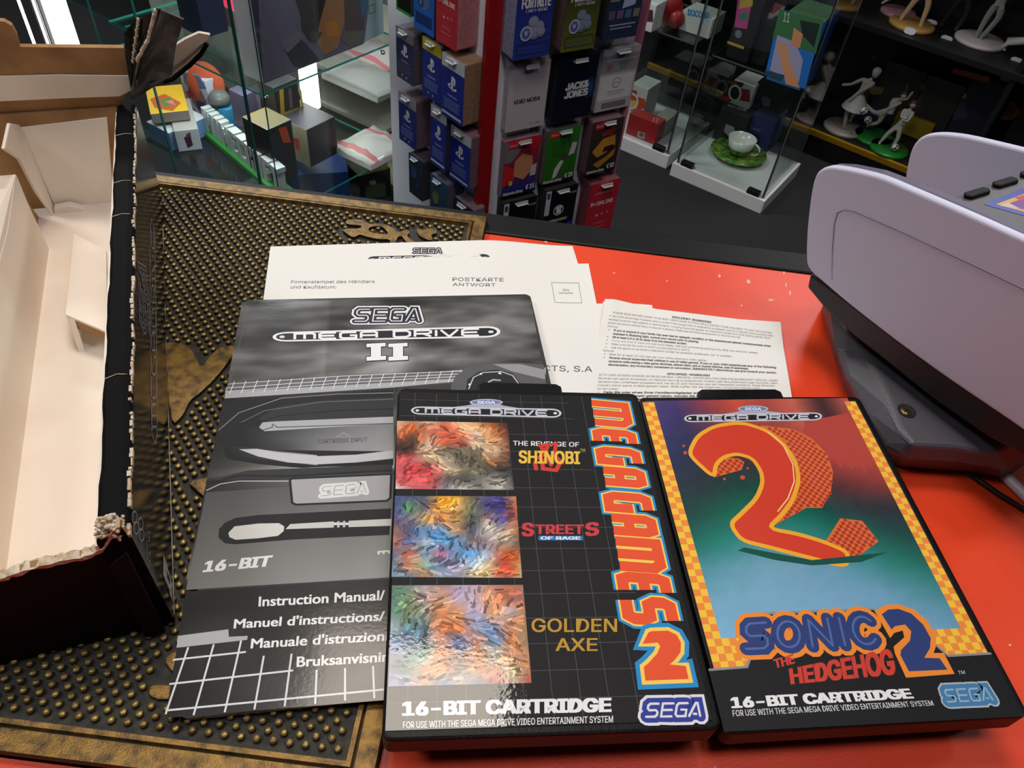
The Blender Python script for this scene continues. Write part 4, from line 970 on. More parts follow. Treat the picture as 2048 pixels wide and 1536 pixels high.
mb = MB(); patch([dep([(345, 95), (372, 78), (398, 66), (420, 70)], .014), dep([(344, 120), (368, 112), (392, 96), (414, 84)], .022), dep([(330, 160), (356, 148), (380, 128), (400, 108)], .026)], 0, mb)
build('torn_wing', mb, [M_cr], bx)
mb = MB(); rim = dep([(326, 162), (345, 158), (360, 146), (380, 130), (402, 108), (414, 88)], .02); mb.tube(rim, .0016, 6); build('wing_edge', mb, M_bkm, bx)
mb = MB(); f_ = [(258, 150), (262, 170), (266, 178)]
for (x0_, y0_, x1_, y1_) in [(277, 40, 264, 130), (310, 22, 296, 80), (296, 80, 272, 125)]:
    n_ = 12
    for k in range(n_): p = dep([(x0_ + (x1_ - x0_) * k / n_ + random.uniform(-1, 1), y0_ + (y1_ - y0_) * k / n_)], -.0145 if x0_ > 290 else -.003)[0]; mb.ball(p, .0010, .0010, .0016, n=6)
s_o = build('scuff_line', mb, M_fz, bx); s_o['kind'] = 'stuff'

# ================================================================== white finned machine on the right
a0 = un(1612, 530, .06); b0 = un(2048, 860, .06); hd = (b0 - a0).normalized(); bk = Vector((-hd.y, hd.x, 0))
if bk.y < 0: bk = -bk
mc = thing('game_machine', 'grey and white machine with two rounded side fins and a colourful label on top', 'machine', a0 + hd * .1 + bk * .06 - Z * .06)
M_fin = mat('white_fin_plastic', (206, 206, 228), rough=.42, bump=.04, bscale=600)
M_dk = mat('dark_grey_plastic', (88, 86, 90), rough=.45, bump=.2, bscale=1200)
M_dk2 = mat('black_underside_plastic', (34, 31, 33), rough=.5, bump=.15, bscale=900)
fin1 = [(1612, 530), (1611, 500), (1613, 455), (1619, 400), (1625, 365), (1633, 345), (1645, 336), (1662, 332), (1700, 338), (1760, 352), (1830, 382), (1930, 425), (2048, 478), (2200, 545), (2290, 600), (2320, 700), (2310, 860), (2260, 960), (2180, 960), (2048, 862), (1900, 762), (1800, 690), (1700, 612), (1645, 565), (1622, 545)]
q = on1(chaikin(fin1, 2), a0, bk)
mb = MB(); mb.prism(q, bk * .006); build('side_fin', mb, M_fin, mc, bevel=.0018, seg=3)
gl = on1([(1664, 560), (1665, 500), (1669, 448), (1675, 426), (1690, 419), (1710, 423), (1800, 462), (1930, 522), (2048, 578), (2200, 650)], a0, bk)
mb = MB(); mb.tube(gl, .00045, 6); build('groove', mb, mat('fin_groove', (140, 136, 156), rough=.6), mc)
mb = MB(); q2 = on1([(1640, 352), (1665, 331), (1700, 333), (1760, 345), (1830, 372), (1930, 414), (2048, 468), (2200, 535), (2290, 600), (2300, 800), (2048, 840), (1800, 660), (1660, 545), (1630, 520), (1632, 420)], a0 + bk * .0062, bk)
mb.prism(q2, bk * .007); build('fin_backing', mb, mat('fin_backing', (92, 86, 108), rough=.5), mc, bevel=.001)
sd = .10
best = None
for k in range(40, 260):
    p = a0 + hd * (-.012) + Z * .062 + bk * (k * .001); d = p - CAM; yy = 768 - F_PX * d.dot(_up) / d.dot(_fw); xx = 1024 + F_PX * d.dot(_rt) / d.dot(_fw)
    e_ = (yy - 268) ** 2 + .3 * (xx - 1856) ** 2
    if best is None or e_ < best[0]: best = (e_, k * .001, xx, yy)
sd = best[1]; print('fin spacing', best)
q = on1(chaikin([(1806, 400), (1810, 350), (1818, 310), (1826, 290), (1838, 276), (1855, 268), (1885, 266), (1930, 271), (2048, 299), (2200, 340), (2300, 400), (2320, 560), (2250, 640), (2100, 640), (1950, 560), (1815, 450)], 2), a0 + bk * sd, bk)
mb = MB(); mb.prism(q, bk * .006); build('side_fin', mb, M_fin, mc, bevel=.0018, seg=3)
# body: bottom outline from the picture, top sloping
low = on1([(1620, 547), (1614, 575), (1651, 620), (1708, 672), (1865, 797), (1969, 870), (2026, 901), (2160, 975), (2160, 930), (2048, 858), (1850, 722), (1700, 606)], a0 + bk * .002, bk)
mb = MB(); mb.prism(low, bk * (sd - .002)); build('underside', mb, M_dk2, mc, bevel=.0015)
T1, T2 = on1([(1893, 402), (2048, 473)], a0 + bk * .0132, bk)      # top deck starts where its front edge leaves the near fin
s1, s2 = (T1 - a0).dot(hd), (T2 - a0).dot(hd); print('body top', s1, T1.z, s2, T2.z)
sl = (T2.z - T1.z) / (s2 - s1)
def bt(s, v): return a0 + hd * s + bk * v + Z * (T1.z - a0.z + sl * (s - s1))
sA, sB = s1, s2 + .055
cs_ = [bt(sA, .0132), bt(sB, .0132), a0 + hd * (sB + .004) + bk * .0132 - Z * .004, a0 + hd * (sA - .02) + bk * .0132 - Z * .004, a0 + hd * (sA - .03) + bk * .0132 + Z * .03]
mb = MB(); mb.prism(cs_, bk * (sd - .0135)); build('body', mb, M_dk, mc, bevel=.002)
nT = (bt(1, 0) - bt(0, 0)).cross(bk); nT = nT if nT.z > 0 else -nT; nT.normalize()
for k, (c0, c1) in enumerate([((1928, 398), (1976, 383)), ((1985, 376), (2032, 362)), ((2040, 356), (2090, 340))]):
    p, r = onp(*c0, bt(0, 0), nT), onp(*c1, bt(0, 0), nT); dd = (r - p); w_ = hd * .0026
    mb = MB(); mb.prism([p, p + dd * .12 - w_, p + dd * .88 - w_, r, p + dd * .88 + w_, p + dd * .12 + w_], nT * .0022, 0); build('button', mb, mat('black_button', (14, 14, 15), rough=.55, spec=.2), mc, bevel=.0008)
pr = Print(bt(0, 0), (bt(1, 0) - bt(0, 0)), nT, lift=.0002)
fillpoly(pr, [(1966, 409), (2048, 376), (2096, 358), (2150, 420), (2048, 432)], (60, 74, 170)); fillpoly(pr, [(1992, 409), (2048, 388), (2092, 372), (2130, 412), (2048, 424)], (222, 170, 70))
fillpoly(pr, [(2005, 412), (2060, 392), (2110, 400), (2060, 422)], (120, 60, 140)); fillpoly(pr, [(2028, 396), (2070, 384), (2085, 390), (2040, 402)], (200, 60, 60)); fillpoly(pr, [(2000, 412), (2016, 406), (2040, 418)], (210, 190, 190))
pr.build('label', mc, print_mat('print_glossy_label', rough=.25, coat=.8))
# foot
fb = [un(x, y, .0003) for x, y in [(1641, 612), (1667, 719), (1682, 766), (1720, 850), (1760, 915), (1794, 935), (1930, 946), (2010, 960), (2100, 900), (1900, 700), (1720, 600)]]
f1_ = [un(x, y, .018) for x, y in [(1644, 606), (1674, 705), (1692, 755), (1735, 835), (1772, 895), (1806, 917), (1922, 924), (2002, 940), (2090, 885), (1900, 690), (1728, 598)]]
ftp = [un(x, y, .03) for x, y in [(1656, 602), (1722, 692), (1752, 738), (1780, 805), (1798, 855), (1822, 888), (1905, 892), (1985, 905), (2060, 860), (1900, 690), (1740, 600)]]
mb = MB(); n_ = len(fb)
for A, B in ((fb, f1_), (f1_, ftp)):
    for i in range(n_): mb.add([A[i], A[(i + 1) % n_], B[(i + 1) % n_], B[i]], [(0, 1, 2, 3)])
mb.add(ftp, [list(range(n_))]); mb.add(fb, [list(range(n_))[::-1]])
build('foot', mb, mat('foot_grey_plastic', (78, 76, 82), rough=.4, bump=.25, bscale=1400), mc, bevel=.003, seg=3)
sc_p = un(1813, 822, .0302)
mb = MB(); mb.lathe(sc_p, [(.0052, .0002), (.0052, .0004), (.0044, .0001), (.0001, -.0001)], 20); build('screw_hole', mb, mat('dark_hole', (12, 11, 12), rough=.7), mc)
mb = MB(); mb.lathe(sc_p - Vector((.0006, .0006, 0)), [(.0030, .0002), (.0026, .0007), (.0002, .0010)], 16); mb.cbox(sc_p + Z * .0009 - Vector((.0006, .0006, 0)), .0042, .0008, .0003, 1, D(30), D(120)); mb.cbox(sc_p + Z * .0009 - Vector((.0006, .0006, 0)), .0042, .0008, .0003, 1, D(120), D(210))
build('screw', mb, [mat('brass_screw', (120, 98, 50), rough=.35, metal=.8), mat('dark_hole')], mc)
# cables
def cable(name, label, pts, r, M, zs):
    P = [un(x, y, z) for (x, y), z in zip(pts, zs)]; mb = MB(); mb.tube(P, r, 10); o = build(name, mb, M); tag(o, label, 'cable'); return o
cable('cable', 'white cable end lying on the counter below the finned machine', [(1978, 925), (2005, 946), (2035, 975), (2075, 1015), (2140, 1080)], .0034, mat('white_cable', (214, 204, 206), rough=.4), [.0036] * 5)
cable('cable', 'thin black double cable running over the red counter at far right', [(1925, 938), (1960, 962), (2000, 990), (2040, 1014), (2100, 1050)], .0017, mat('black_cable', (20, 20, 20), rough=.35), [.0019] * 5)
# ================================================================== room
M_floor = mat('dark_speckled_carpet', (26, 25, 27), rough=.95, bump=.5, bscale=500, var=(40, 39, 41), vscale=420)
mb = MB(); mb.box((-4, -1.2, FLOOR - .05), Vector((8, 0, 0)), Vector((0, 6.7, 0)), Z * .05); struct('floor', mb, M_floor)
M_wall = mat('grey_wall_paint', (80, 82, 80), rough=.9, bump=.1, bscale=80)
mb = MB(); mb.box((-4, 5.5, FLOOR), Vector((8, 0, 0)), Vector((0, .1, 0)), Z * 2.6); struct('wall_back', mb, M_wall)
mb = MB(); mb.box((-4.1, -1.2, FLOOR), Vector((.1, 0, 0)), Vector((0, 6.8, 0)), Z * 2.6); struct('wall_left', mb, M_wall)
mb = MB(); mb.box((4, -1.2, FLOOR), Vector((.1, 0, 0)), Vector((0, 6.8, 0)), Z * 2.6); struct('wall_right', mb, M_wall)
mb = MB(); mb.box((-4.1, -1.3, FLOOR), Vector((8.2, 0, 0)), Vector((0, .1, 0)), Z * 2.6); struct('wall_front', mb, M_wall)
mb = MB(); mb.box((-4.1, -1.3, FLOOR + 2.6), Vector((8.2, 0, 0)), Vector((0, 6.9, 0)), Z * .05); struct('ceiling', mb, mat('ceiling_dark', (40, 40, 42), rough=.9))

def vface(px, py, p0, n): return onp(px, py, p0, n)
def simple_print(name, parent, o, u, n, fn, M=None, lift=.0004, step=6e-5):
    pr = Print(o, u, n, lift=lift, step=step); fn(pr); return pr.build(name, parent, M or print_mat('print_packaging', rough=.5))
def quadp(P, l, col): P.poly(l, col)

# ================================================================== gift card rack
K = onp(975, 215, Vector((0, 1.42, 0)), Vector((0, 1, 0))); K.z = 0
uR, uL = D(35.5), D(136); nR = Vector((uR.y, -uR.x, 0)); nL = Vector((-uL.y, uL.x, 0))
if nL.dot(CAM - K) < 0: nL = -nL
rk = thing('card_rack', 'white revolving gift card rack with red corner edges', 'rack', Vector((K.x, K.y, FLOOR)) + (uR + uL) * .15)
M_rkw = mat('rack_white_panel', (236, 236, 250), rough=.5); M_rkr = mat('rack_red_edge', (150, 8, 22), rough=.4)
top = .62; wR, wL = .345, .34
Kf = Vector((K.x, K.y, FLOOR + .06))
mb = MB(); mb.box(Kf, uR * wR, -nR * .012, Z * (top - FLOOR - .06)); build('side_panel', mb, M_rkw, rk)
mb = MB(); mb.box(Kf, uL * wL, -nL * .012, Z * (top - FLOOR - .06)); build('side_panel', mb, M_rkw, rk)
mb = MB(); mb.box(Kf - uR * .016 - nR * .004, uR * .030, nR * .014, Z * (top - FLOOR - .06)); mb.box(Kf - uL * .004, uL * .012, nL * .007, Z * (top - FLOOR - .06)); build('corner_edge', mb, M_rkr, rk)
mb = MB(); mb.box(Kf + uR * (wR - .003), uR * .006, nR * .02, Z * (top - FLOOR - .06)); build('end_strip', mb, mat('rack_pink_strip', (190, 110, 140), rough=.4), rk)
mb = MB(); mb.lathe(Vector((K.x, K.y, FLOOR)) + (uR + uL) * .22, [(.0, .0), (.2, .0), (.2, .02), (.03, .04), (.03, .07)], 28); build('foot', mb, M_blk, rk)
for a_, b_, w_ in (((1063, 112), (1063, 122), .02), ((1068, 255), (1068, 385), .018), ((860, 200), (860, 210), .01)):
    pl = K if a_[0] > 980 else K; nn = nR if a_[0] > 980 else nL; uu = uR if a_[0] > 980 else uL
    p, r = onp(*a_, pl, nn), onp(*b_, pl, nn); mb = MB(); mb.box(p - uu * w_ / 2 + nn * .001, uu * w_, nn * .001, Z * (r.z - p.z)); build('red_strip', mb, M_rkr, rk)
M_edge = mat('card_stack_edges', (176, 160, 160), rough=.7, bump=.3, bscale=300, var=(120, 104, 108), vscale=260)
M_card = print_mat('print_gift_card', rough=.38)
M_hook = mat('clear_hook_plastic', (200, 202, 206), rough=.25)
def pack(label, side, off, bl, br, tl, fn, edge=(176, 160, 160), header=None, slot=True, hook=True, base=(30, 40, 120)):
    """stack of hanging cards: bl, br, tl are the picture points of the front card; off its distance from the panel"""
    n, u0 = (nR, uR) if side == 'R' else (nL, uL)
    p0 = K + n * off; BL, BR, TL = onp(*bl, p0, n), onp(*br, p0, n), onp(*tl, p0, n)
    w = (BR - BL).dot(u0); h = TL.z - BL.z; u = u0 if w > 0 else -u0; w = abs(w)
    O = Vector((BL.x, BL.y, BL.z))
    if side == 'L': # bl is the far left end, so run u towards the right
        u = -uL
    t = thing('gift_card_pack', label, 'gift cards', O + u * w / 2 - n * off * .5, 'gift card packs hanging on the rack')
    mb = MB(); rr = rrect(w, h, .004, 3); mb.prism([O + u * q[0] + Z * (h + q[1]) for q in rr], -n * (off - .004), 1, 0); mb.f = mb.f; 
    M_e = mat('card_edges_%d_%d_%d' % edge, edge, rough=.7, bump=.3, bscale=300, var=tuple(int(c * .88) for c in edge), vscale=180)
    build('card_stack', mb, [M_e, M_e], t)
    pr = Print(O, u, n, lift=.0003, step=8e-5)
    pr.polyl([(q[0], h + q[1]) for q in rr], base); pr.up()
    PX = lambda a, b: (a * w, b * h)
    class F:   # print in card fractions
        pass
    f = F(); f.P = pr; f.w = w; f.h = h
    f.rect = lambda a0, b0, a1, b1, c: (pr.polyl([PX(a0, b0), PX(a1, b0), PX(a1, b1), PX(a0, b1)], c), pr.up())
    f.poly = lambda l, c: (pr.polyl([PX(*q) for q in l], c), pr.up())
    f.disc = lambda a, b, r, c, k=1: (pr.polyl([(a * w + r * w * math.cos(i * PI / 9), b * h + r * w * k * math.sin(i * PI / 9)) for i in range(18)], c), pr.up())
    def ftext(s_, a0, b0, a1, cap, c, bold=.02, shear=0):
        vs, fs = font_tris(s_, bold)
        if not vs: return
        x0 = min(v[0] for v in vs); x1 = max(v[0] for v in vs); ch = cap_h(); C_ = L3(c); o = len(pr.mb.v)
        L = [((a0 + (a1 - a0) * (v[0] - x0) / (x1 - x0)) * w, (b0 + cap * v[1] / ch) * h) for v in vs]; pr.mb.v += [pr.W(q) + n * (v[2] * 4e-6) for q, v in zip(L, vs)]
        for g in fs:
            g = list(g); a = sum(L[g[i]][0] * L[g[(i + 1) % len(g)]][1] - L[g[(i + 1) % len(g)]][0] * L[g[i]][1] for i in range(len(g)))
            if a < 0: g = g[::-1]
            pr.mb.f.append([o + i for i in g]); pr.mb.mi.append(0); pr.mb.col.append(C_); pr.mb.sm.append(False)
        pr.up()
    f.text = ftext
    def fstroke(l, wd, c, closed=False): pr.strokel([PX(*q) for q in l], wd, c, closed); pr.up()
    f.stroke = fstroke
    fn(f)
    if slot: f.poly([(.36, .925), (.64, .925), (.66, .945), (.55, .95), (.5, .965), (.45, .95), (.34, .945)], (60, 58, 62))
    pr.build('front_card', t, M_card)
    if hook:
        c = O + u * w / 2 + Z * h * .94; mb = MB(); mb.box(c - u * w * .16 - n * (off - .002), u * w * .32, n * (off + .010), Z * .0014); mb.box(c - u * w * .16 + n * .008, u * w * .32, n * .0012, Z * .008)
        build('hook', mb, M_hook, rk)
    return t
def ps(f, hdr=(200, 206, 226), body=(28, 44, 150), lines=(120, 135, 200), foot=False):
    f.rect(0, .0, 1, .80, body); f.rect(0, .80, 1, 1, hdr) if hdr else None
    f.poly([(.44, .72), (.44, .50), (.52, .48), (.52, .70)], (225, 228, 240)); f.poly([(.52, .72), (.62, .68), (.62, .60), (.55, .57), (.55, .66), (.52, .66)], (225, 228, 240))
    f.poly([(.30, .56), (.42, .60), (.42, .565), (.34, .545), (.42, .53), (.42, .50), (.30, .53)], (225, 228, 240)); f.poly([(.56, .53), (.68, .55), (.68, .515), (.56, .49)], (225, 228, 240))
    f.text('PlayStation', .30, .38, .72, .03, (190, 200, 235), .01)
    for k in range(5): f.rect(.14, .31 - k * .035, .86 - .05 * (k % 2), .325 - k * .035, lines)
    if foot: f.rect(.06, .06, .94, .10, (200, 206, 230))
    else: f.disc(.35, .10, .04, (200, 190, 120)); f.disc(.6, .09, .035, (190, 200, 220))
PSH = (200, 204, 214)
GC = 'gift card packs hanging on the rack'
pack('dark blue gift cards with grey header, topmost pack beside the glass showcase', 'L', .045, (794, 151), (828, 173), (791, 49), lambda f: ps(f, (126, 122, 130), (34, 44, 96), (84, 92, 130)), edge=(96, 86, 96))
pack('blue gift cards with yellow header behind the larger light header pack', 'L', .045, (845, 187), (881, 208), (841, 68), lambda f: ps(f, (196, 176, 30)), edge=(110, 96, 100))
pack('largest bright blue gift cards with white header on the thick tan stack', 'L', .052, (882, 226), (925, 254), (880, 99), lambda f: ps(f, PSH, foot=True), edge=(150, 118, 92))
pack('blue gift cards with grey header, second pack down beside the showcase', 'L', .045, (799, 277), (833, 297), (794, 178), lambda f: ps(f, (150, 150, 162), (26, 40, 130)), edge=(104, 86, 98))
pack('blue gift cards hanging below the yellow header pack', 'L', .05, (861, 324), (891, 339), (858, 203), lambda f: ps(f, (170, 170, 180), foot=True), edge=(54, 46, 60))
pack('bright blue gift cards nearest the red corner, lowest of the blue ones', 'L', .038, (898, 352), (938, 381), (896, 243), lambda f: ps(f, (196, 198, 206), foot=True), edge=(122, 92, 104))
def swirl(f, a, b, c):
    for k in range(10): f.rect(0, k / 10, 1, (k + 1) / 10, tuple(int(a[i] + (b[i] - a[i]) * k / 9) for i in range(3)))
    f.disc(.35, .6, .2, c, 1.4); f.disc(.6, .35, .12, tuple(int(q * .7) for q in c), 1.6)
pack('dark blue and black gift cards at the lower left of the rack', 'L', .05, (819, 383), (846, 408), (816, 302), lambda f: swirl(f, (14, 16, 24), (26, 54, 90), (40, 70, 130)), edge=(58, 52, 58))
pack('dark gift cards with teal picture behind a wide clear hook', 'L', .05, (860, 442), (892, 452), (857, 342), lambda f: swirl(f, (10, 40, 60), (40, 80, 110), (110, 110, 60)), edge=(90, 90, 110))
def ea(f): f.rect(0, 0, 1, 1, (40, 36, 60)); f.disc(.5, .66, .26, (232, 78, 92)); f.text('EA', .40, .63, .60, .06, (60, 30, 50), .02); f.text('€', .72, .84, .86, .05, (210, 210, 220))
pack('dark purple gift cards with a round pink emblem just above the mat', 'L', .036, (905, 478), (942, 502), (901, 386), ea, edge=(120, 104, 116))
def grn(f): f.rect(0, 0, 1, 1, (14, 16, 16)); f.rect(0, 0, 1, .08, (40, 160, 60)); f.rect(0, 0, .08, 1, (40, 160, 60))
pack('black gift cards with green edge at the top left of the rack', 'L', .045, (793, 18), (822, 28), (790, -60), grn, edge=(80, 80, 84))
def blu(f):
    f.rect(0, 0, 1, 1, (40, 110, 210)); f.rect(.1, .12, .9, .34, (24, 60, 130)); f.disc(.5, .62, .3, (90, 120, 170), 1.0); f.disc(.35, .55, .16, (60, 80, 130)); f.text('V', .3, .5, .4, .1, (170, 190, 220))
pack('light blue gift cards with coin picture beside the tall red cards', 'L', .045, (828, 52), (868, 70), (826, -55), blu, edge=(60, 60, 90))
def onl(f):
    f.rect(0, 0, 1, 1, (204, 40, 58)); f.text('NINTENDO SWITCH', .2, .80, .8, .03, (230, 190, 195), .005); f.text('ONLINE', .28, .60, .88, .065, (240, 225, 228), .03); f.rect(.1, .60, .15, .67, (240, 225, 228)); f.disc(.2, .635, .04, (240, 225, 228))
    for k, c in enumerate([(150, 90, 60), (225, 210, 210), (180, 160, 160), (190, 150, 90)]): f.disc(.2 + k * .18, .40 + .01 * k, .04, c)
    f.text('12 MONTHS', .3, .25, .7, .025, (225, 170, 175), .005); f.rect(.25, .18, .75, .19, (220, 150, 155))
pack('tall red gift cards on a thick pinkish stack beside the red corner', 'L', .052, (872, 79), (913, 104), (872, -60), onl, edge=(186, 120, 124))
def fn_(f, a, b, coin=(150, 150, 180)):
    for k in range(12): f.rect(0, k / 12, 1, (k + 1) / 12, tuple(int(a[i] + (b[i] - a[i]) * k / 11) for i in range(3)))
    f.text('FORTNITE', .12, .585, .9, .105, (214, 210, 214), .05); f.text('1 000 V-BUCKS', .24, .535, .82, .032, (200, 196, 204), .02)
    for (x, y, r) in [(.48, .42, .14), (.64, .36, .14), (.52, .30, .16), (.70, .30, .12)]: f.disc(x, y, r, tuple(int(c * .8) for c in coin)); f.disc(x, y + .012, r * .9, coin, .8)
    f.disc(.30, .30, .16, (176, 178, 205), 1.1); f.disc(.30, .30, .115, (84, 98, 160), 1.1); f.text('V', .25, .28, .35, .05, (200, 205, 225), .03)
    f.stroke([(.08, .06), (.92, .06), (.92, .18), (.08, .18)], .0012, (26, 34, 90), True)
    for k in range(2): f.text('Game Card', .14, .08 + .045 * k, .8, .02, (70, 84, 160), .0)
pack('blue gift cards with grey coin pile, leftmost of the top row', 'R', .045, (1024, 122), (1096, 110), (1026, -60), lambda f: fn_(f, (48, 66, 150), (34, 40, 128)), edge=(150, 156, 186))
pack('olive green gift cards with pale blue coins in the top row', 'R', .05, (1120, 106), (1187, 90), (1126, -70), lambda f: fn_(f, (104, 112, 30), (44, 46, 42), (120, 140, 165)), edge=(92, 72, 70))
def pad(f):
    f.rect(0, 0, 1, 1, (38, 52, 82)); f.poly([(.42, .44), (.78, .48), (.92, .92), (.52, .92)], (176, 184, 220)); f.rect(.62, .68, .68, .74, (60, 60, 90))
    for k, c in enumerate([(90, 90, 100), (110, 90, 130), (70, 110, 150), (130, 120, 110)]): f.rect(.06 + k * .24, .30, .24 + k * .24, .42, c)
    f.rect(.12, .20, .9, .22, (160, 170, 190)); f.rect(.16, .15, .8, .17, (150, 160, 180)); f.rect(.04, .55, .3, .7, (120, 130, 120)); f.rect(.05, .75, .3, .9, (60, 100, 120))
pack('dark blue gift cards with a pale tilted tablet picture, rightmost of the top row', 'R', .045, (1205, 82), (1272, 66), (1216, -60), pad, edge=(40, 42, 52))
def vero(f): f.rect(0, 0, 1, 1, (196, 186, 194)); f.text('VERO MODA', .16, .415, .84, .062, (34, 28, 34), .03); f.text('GIFT CARD', .62, .06, .9, .02, (140, 130, 138), 0)
pack('plain pale pink gift card with a black two word name', 'R', .02, (1009, 266), (1085, 256), (1005, 134), vero, edge=(178, 170, 180), base=(196, 186, 194))
def jj(f):
    for k in range(8): f.rect(0, k / 8, 1, (k + 1) / 8, (10, 12 + k, 34 + k))
    f.disc(.86, .48, .16, (24, 48, 92), 1.5); f.disc(.86, .48, .09, (34, 72, 120), 1.5); f.text('JACK&', .24, .50, .84, .105, (214, 214, 222), .05); f.text('JONES', .24, .37, .84, .105, (214, 214, 222), .05)
    f.rect(.2, .08, .8, .09, (40, 44, 70))
pack('black gift cards with bold white two line lettering', 'R', .03, (1102, 246), (1180, 223), (1094, 124), jj, edge=(16, 15, 22), base=(10, 12, 34))
def wh(f):
    f.rect(0, 0, 1, 1, (186, 182, 190)); f.rect(0, .62, 1, .9, (150, 144, 150)); f.rect(.02, .18, .96, .58, (214, 212, 220)); f.disc(.5, .45, .12, (130, 134, 144)); f.disc(.5, .45, .10, (214, 212, 220)); f.rect(.42, .445, .58, .455, (120, 120, 130))
    f.rect(.26, .31, .74, .322, (160, 158, 166)); f.rect(.3, .27, .7, .28, (170, 168, 176)); f.rect(.18, .05, .86, .14, (128, 112, 118)); f.disc(.22, .72, .07, (150, 110, 120)); f.disc(.6, .74, .1, (120, 130, 140)); f.rect(.1, .8, .9, .84, (170, 166, 170))
pack('white gift card with a small round grey emblem at the right end', 'R', .02, (1187, 226), (1257, 213), (1190, 104), wh, edge=(190, 184, 190))
def plain(f, a, b, price, ex):
    for k in range(9): f.rect(0, .0 + k / 9, 1, (k + 1) / 9, tuple(int(a[i] + (b[i] - a[i]) * k / 8) for i in range(3)))
    for e in ex: f.poly(*e)
    f.rect(0, 0, 1, .06, (28, 26, 40)); f.text('Nintendo eShop', .04, .03, .62, .05, (235, 235, 240), .02); f.text(price, .70, .06, .95, .085, (238, 238, 240), .025); f.rect(.08, .86, .36, .97, (214, 40, 54)); f.text('Nintendo', .11, .90, .33, .03, (240, 190, 195), .01)
pack('red gift cards priced 15 with blue lower corner', 'R', .022, (1002, 396), (1069, 380), (1003, 286), lambda f: plain(f, (30, 44, 130), (206, 30, 44), '€ 15', [([(0, .62), (0, .97), (.5, .97), (.42, .78), (.2, .62)], (120, 118, 124)), ([(.0, .18), (0, .6), (.3, .5), (.34, .3)], (206, 36, 40)), ([(.3, .36), (.6, .26), (.86, .42), (.8, .66), (.5, .74), (.3, .62)], (206, 140, 100)), ([(.78, .3), (.95, .3), (.96, .52), (.8, .48)], (196, 190, 194)), ([(.18, .2), (.28, .2), (.28, .28), (.18, .28)], (220, 190, 50))]), edge=(130, 110, 120))
pack('green gift cards priced 25 with pale patches', 'R', .024, (1082, 372), (1146, 353), (1084, 266), lambda f: plain(f, (40, 104, 28), (46, 124, 34), '€ 25', [([(.72, .48), (.9, .5), (.95, .7), (.8, .72)], (206, 196, 206)), ([(.3, .1), (.42, .12), (.6, .4), (.5, .42), (.34, .28)], (206, 210, 206)), ([(.2, .55), (.5, .5), (.62, .68), (.5, .8), (.2, .76)], (40, 106, 24)), ([(.45, .5), (.62, .44), (.72, .5), (.6, .55)], (80, 60, 80))]), edge=(110, 90, 100))
pack('dark brown and yellow gift cards priced 50', 'R', .036, (1169, 352), (1227, 341), (1177, 248), lambda f: plain(f, (40, 40, 40), (66, 50, 44), '€ 50', [([(.1, .45), (.4, .66), (.8, .7), (.86, .5), (.5, .36), (.3, .32)], (204, 146, 50)), ([(.2, .2), (.6, .3), (.9, .44), (.86, .3), (.4, .1)], (186, 128, 30)), ([(.3, .72), (.6, .9), (.8, .8), (.7, .7)], (170, 50, 50)), ([(.45, .4), (.8, .44), (.8, .52), (.5, .5)], (56, 20, 24))]), edge=(96, 70, 76))
def cine(f, blue=False):
    f.rect(0, 0, 1, 1, (12, 12, 13)); f.rect(.02, .55, .17, .98, (206, 204, 214)); f.rect(.05, .84, .14, .94, (60, 56, 120)); f.disc(.47, .60, .16, (225, 225, 228)); f.disc(.47, .60, .135, (12, 12, 13)); f.disc(.43, .64, .05, (225, 225, 228)); f.disc(.52, .65, .05, (225, 225, 228)); f.rect(.40, .54, .55, .62, (225, 225, 228))
    f.text('CINEMACADEAU', .18, .40, .78, .045, (225, 225, 228), .02); f.text('€ 15,00', .74, .86, .96, .03, (190, 190, 194))
    if blue: f.poly([(.1, .12), (.95, .36), (.95, 0), (.1, 0)], (30, 60, 220)); f.disc(.5, .17, .06, (150, 180, 235))
pack('black cinema gift cards, lower left pack on the right face', 'R', .03, (997, 520), (1060, 508), (1000, 409), lambda f: cine(f), edge=(40, 36, 40), base=(12, 12, 13))
pack('black cinema gift cards with a blue wedge', 'R', .034, (1078, 492), (1138, 478), (1078, 386), lambda f: cine(f, True), edge=(40, 36, 40), base=(12, 12, 13))
pack('red gift cards with white online lettering above the counter edge', 'R', .04, (1163, 480), (1218, 466), (1169, 374), onl, edge=(124, 60, 72))

# ================================================================== glass cabinets
M_gl = glass_mat('clear_glass'); M_teal = mat('glass_edge_teal', (66, 176, 160), rough=.15, spec=.8); M_tealD = mat('glass_edge_dark_teal', (26, 84, 82), rough=.15, spec=.8)
M_gry = mat('glass_edge_grey', (96, 100, 104), rough=.2)
def pane(mb, o, a, b, t):      # glass sheet: faces glass (0), edges (1)
    mb.box(o, a, b, t, mis=[0, 0, 1, 1, 1, 1])
# --- left showcase
N = Vector((-.6003, 1.4967, 0)); dl, dr = D(150), D(58.5); zA, zB = -.448, -.748
show = thing('glass_showcase', 'tall glass showcase with teal edged shelves behind the mat', 'showcase', Vector((N.x, N.y, FLOOR)) + dl * .25 + dr * .2)
LW, RW = .52, .43
for z in (zA, zB, -.128, -1.0):
    mb = MB(); pane(mb, N + Z * (z - .005), dl * LW, dr * RW, Z * .005); build('glass_shelf', mb, [M_gl, M_teal], show)
E1_ = onp(450, 0, Vector(N) - dr * .035, dr)   # outer front glass
o_ = Vector((N.x, N.y, FLOOR + .02)) - dr * .036 + dl * .0
H_ = 1.72
e1x = onp(488, 190, o_, dr); off1 = (e1x - o_).dot(dl)
mb = MB(); pane(mb, o_ + dl * off1, dl * (LW - off1), Z * H_, dr * .005); 
build('glass_side', mb, [M_gl, M_tealD], show)
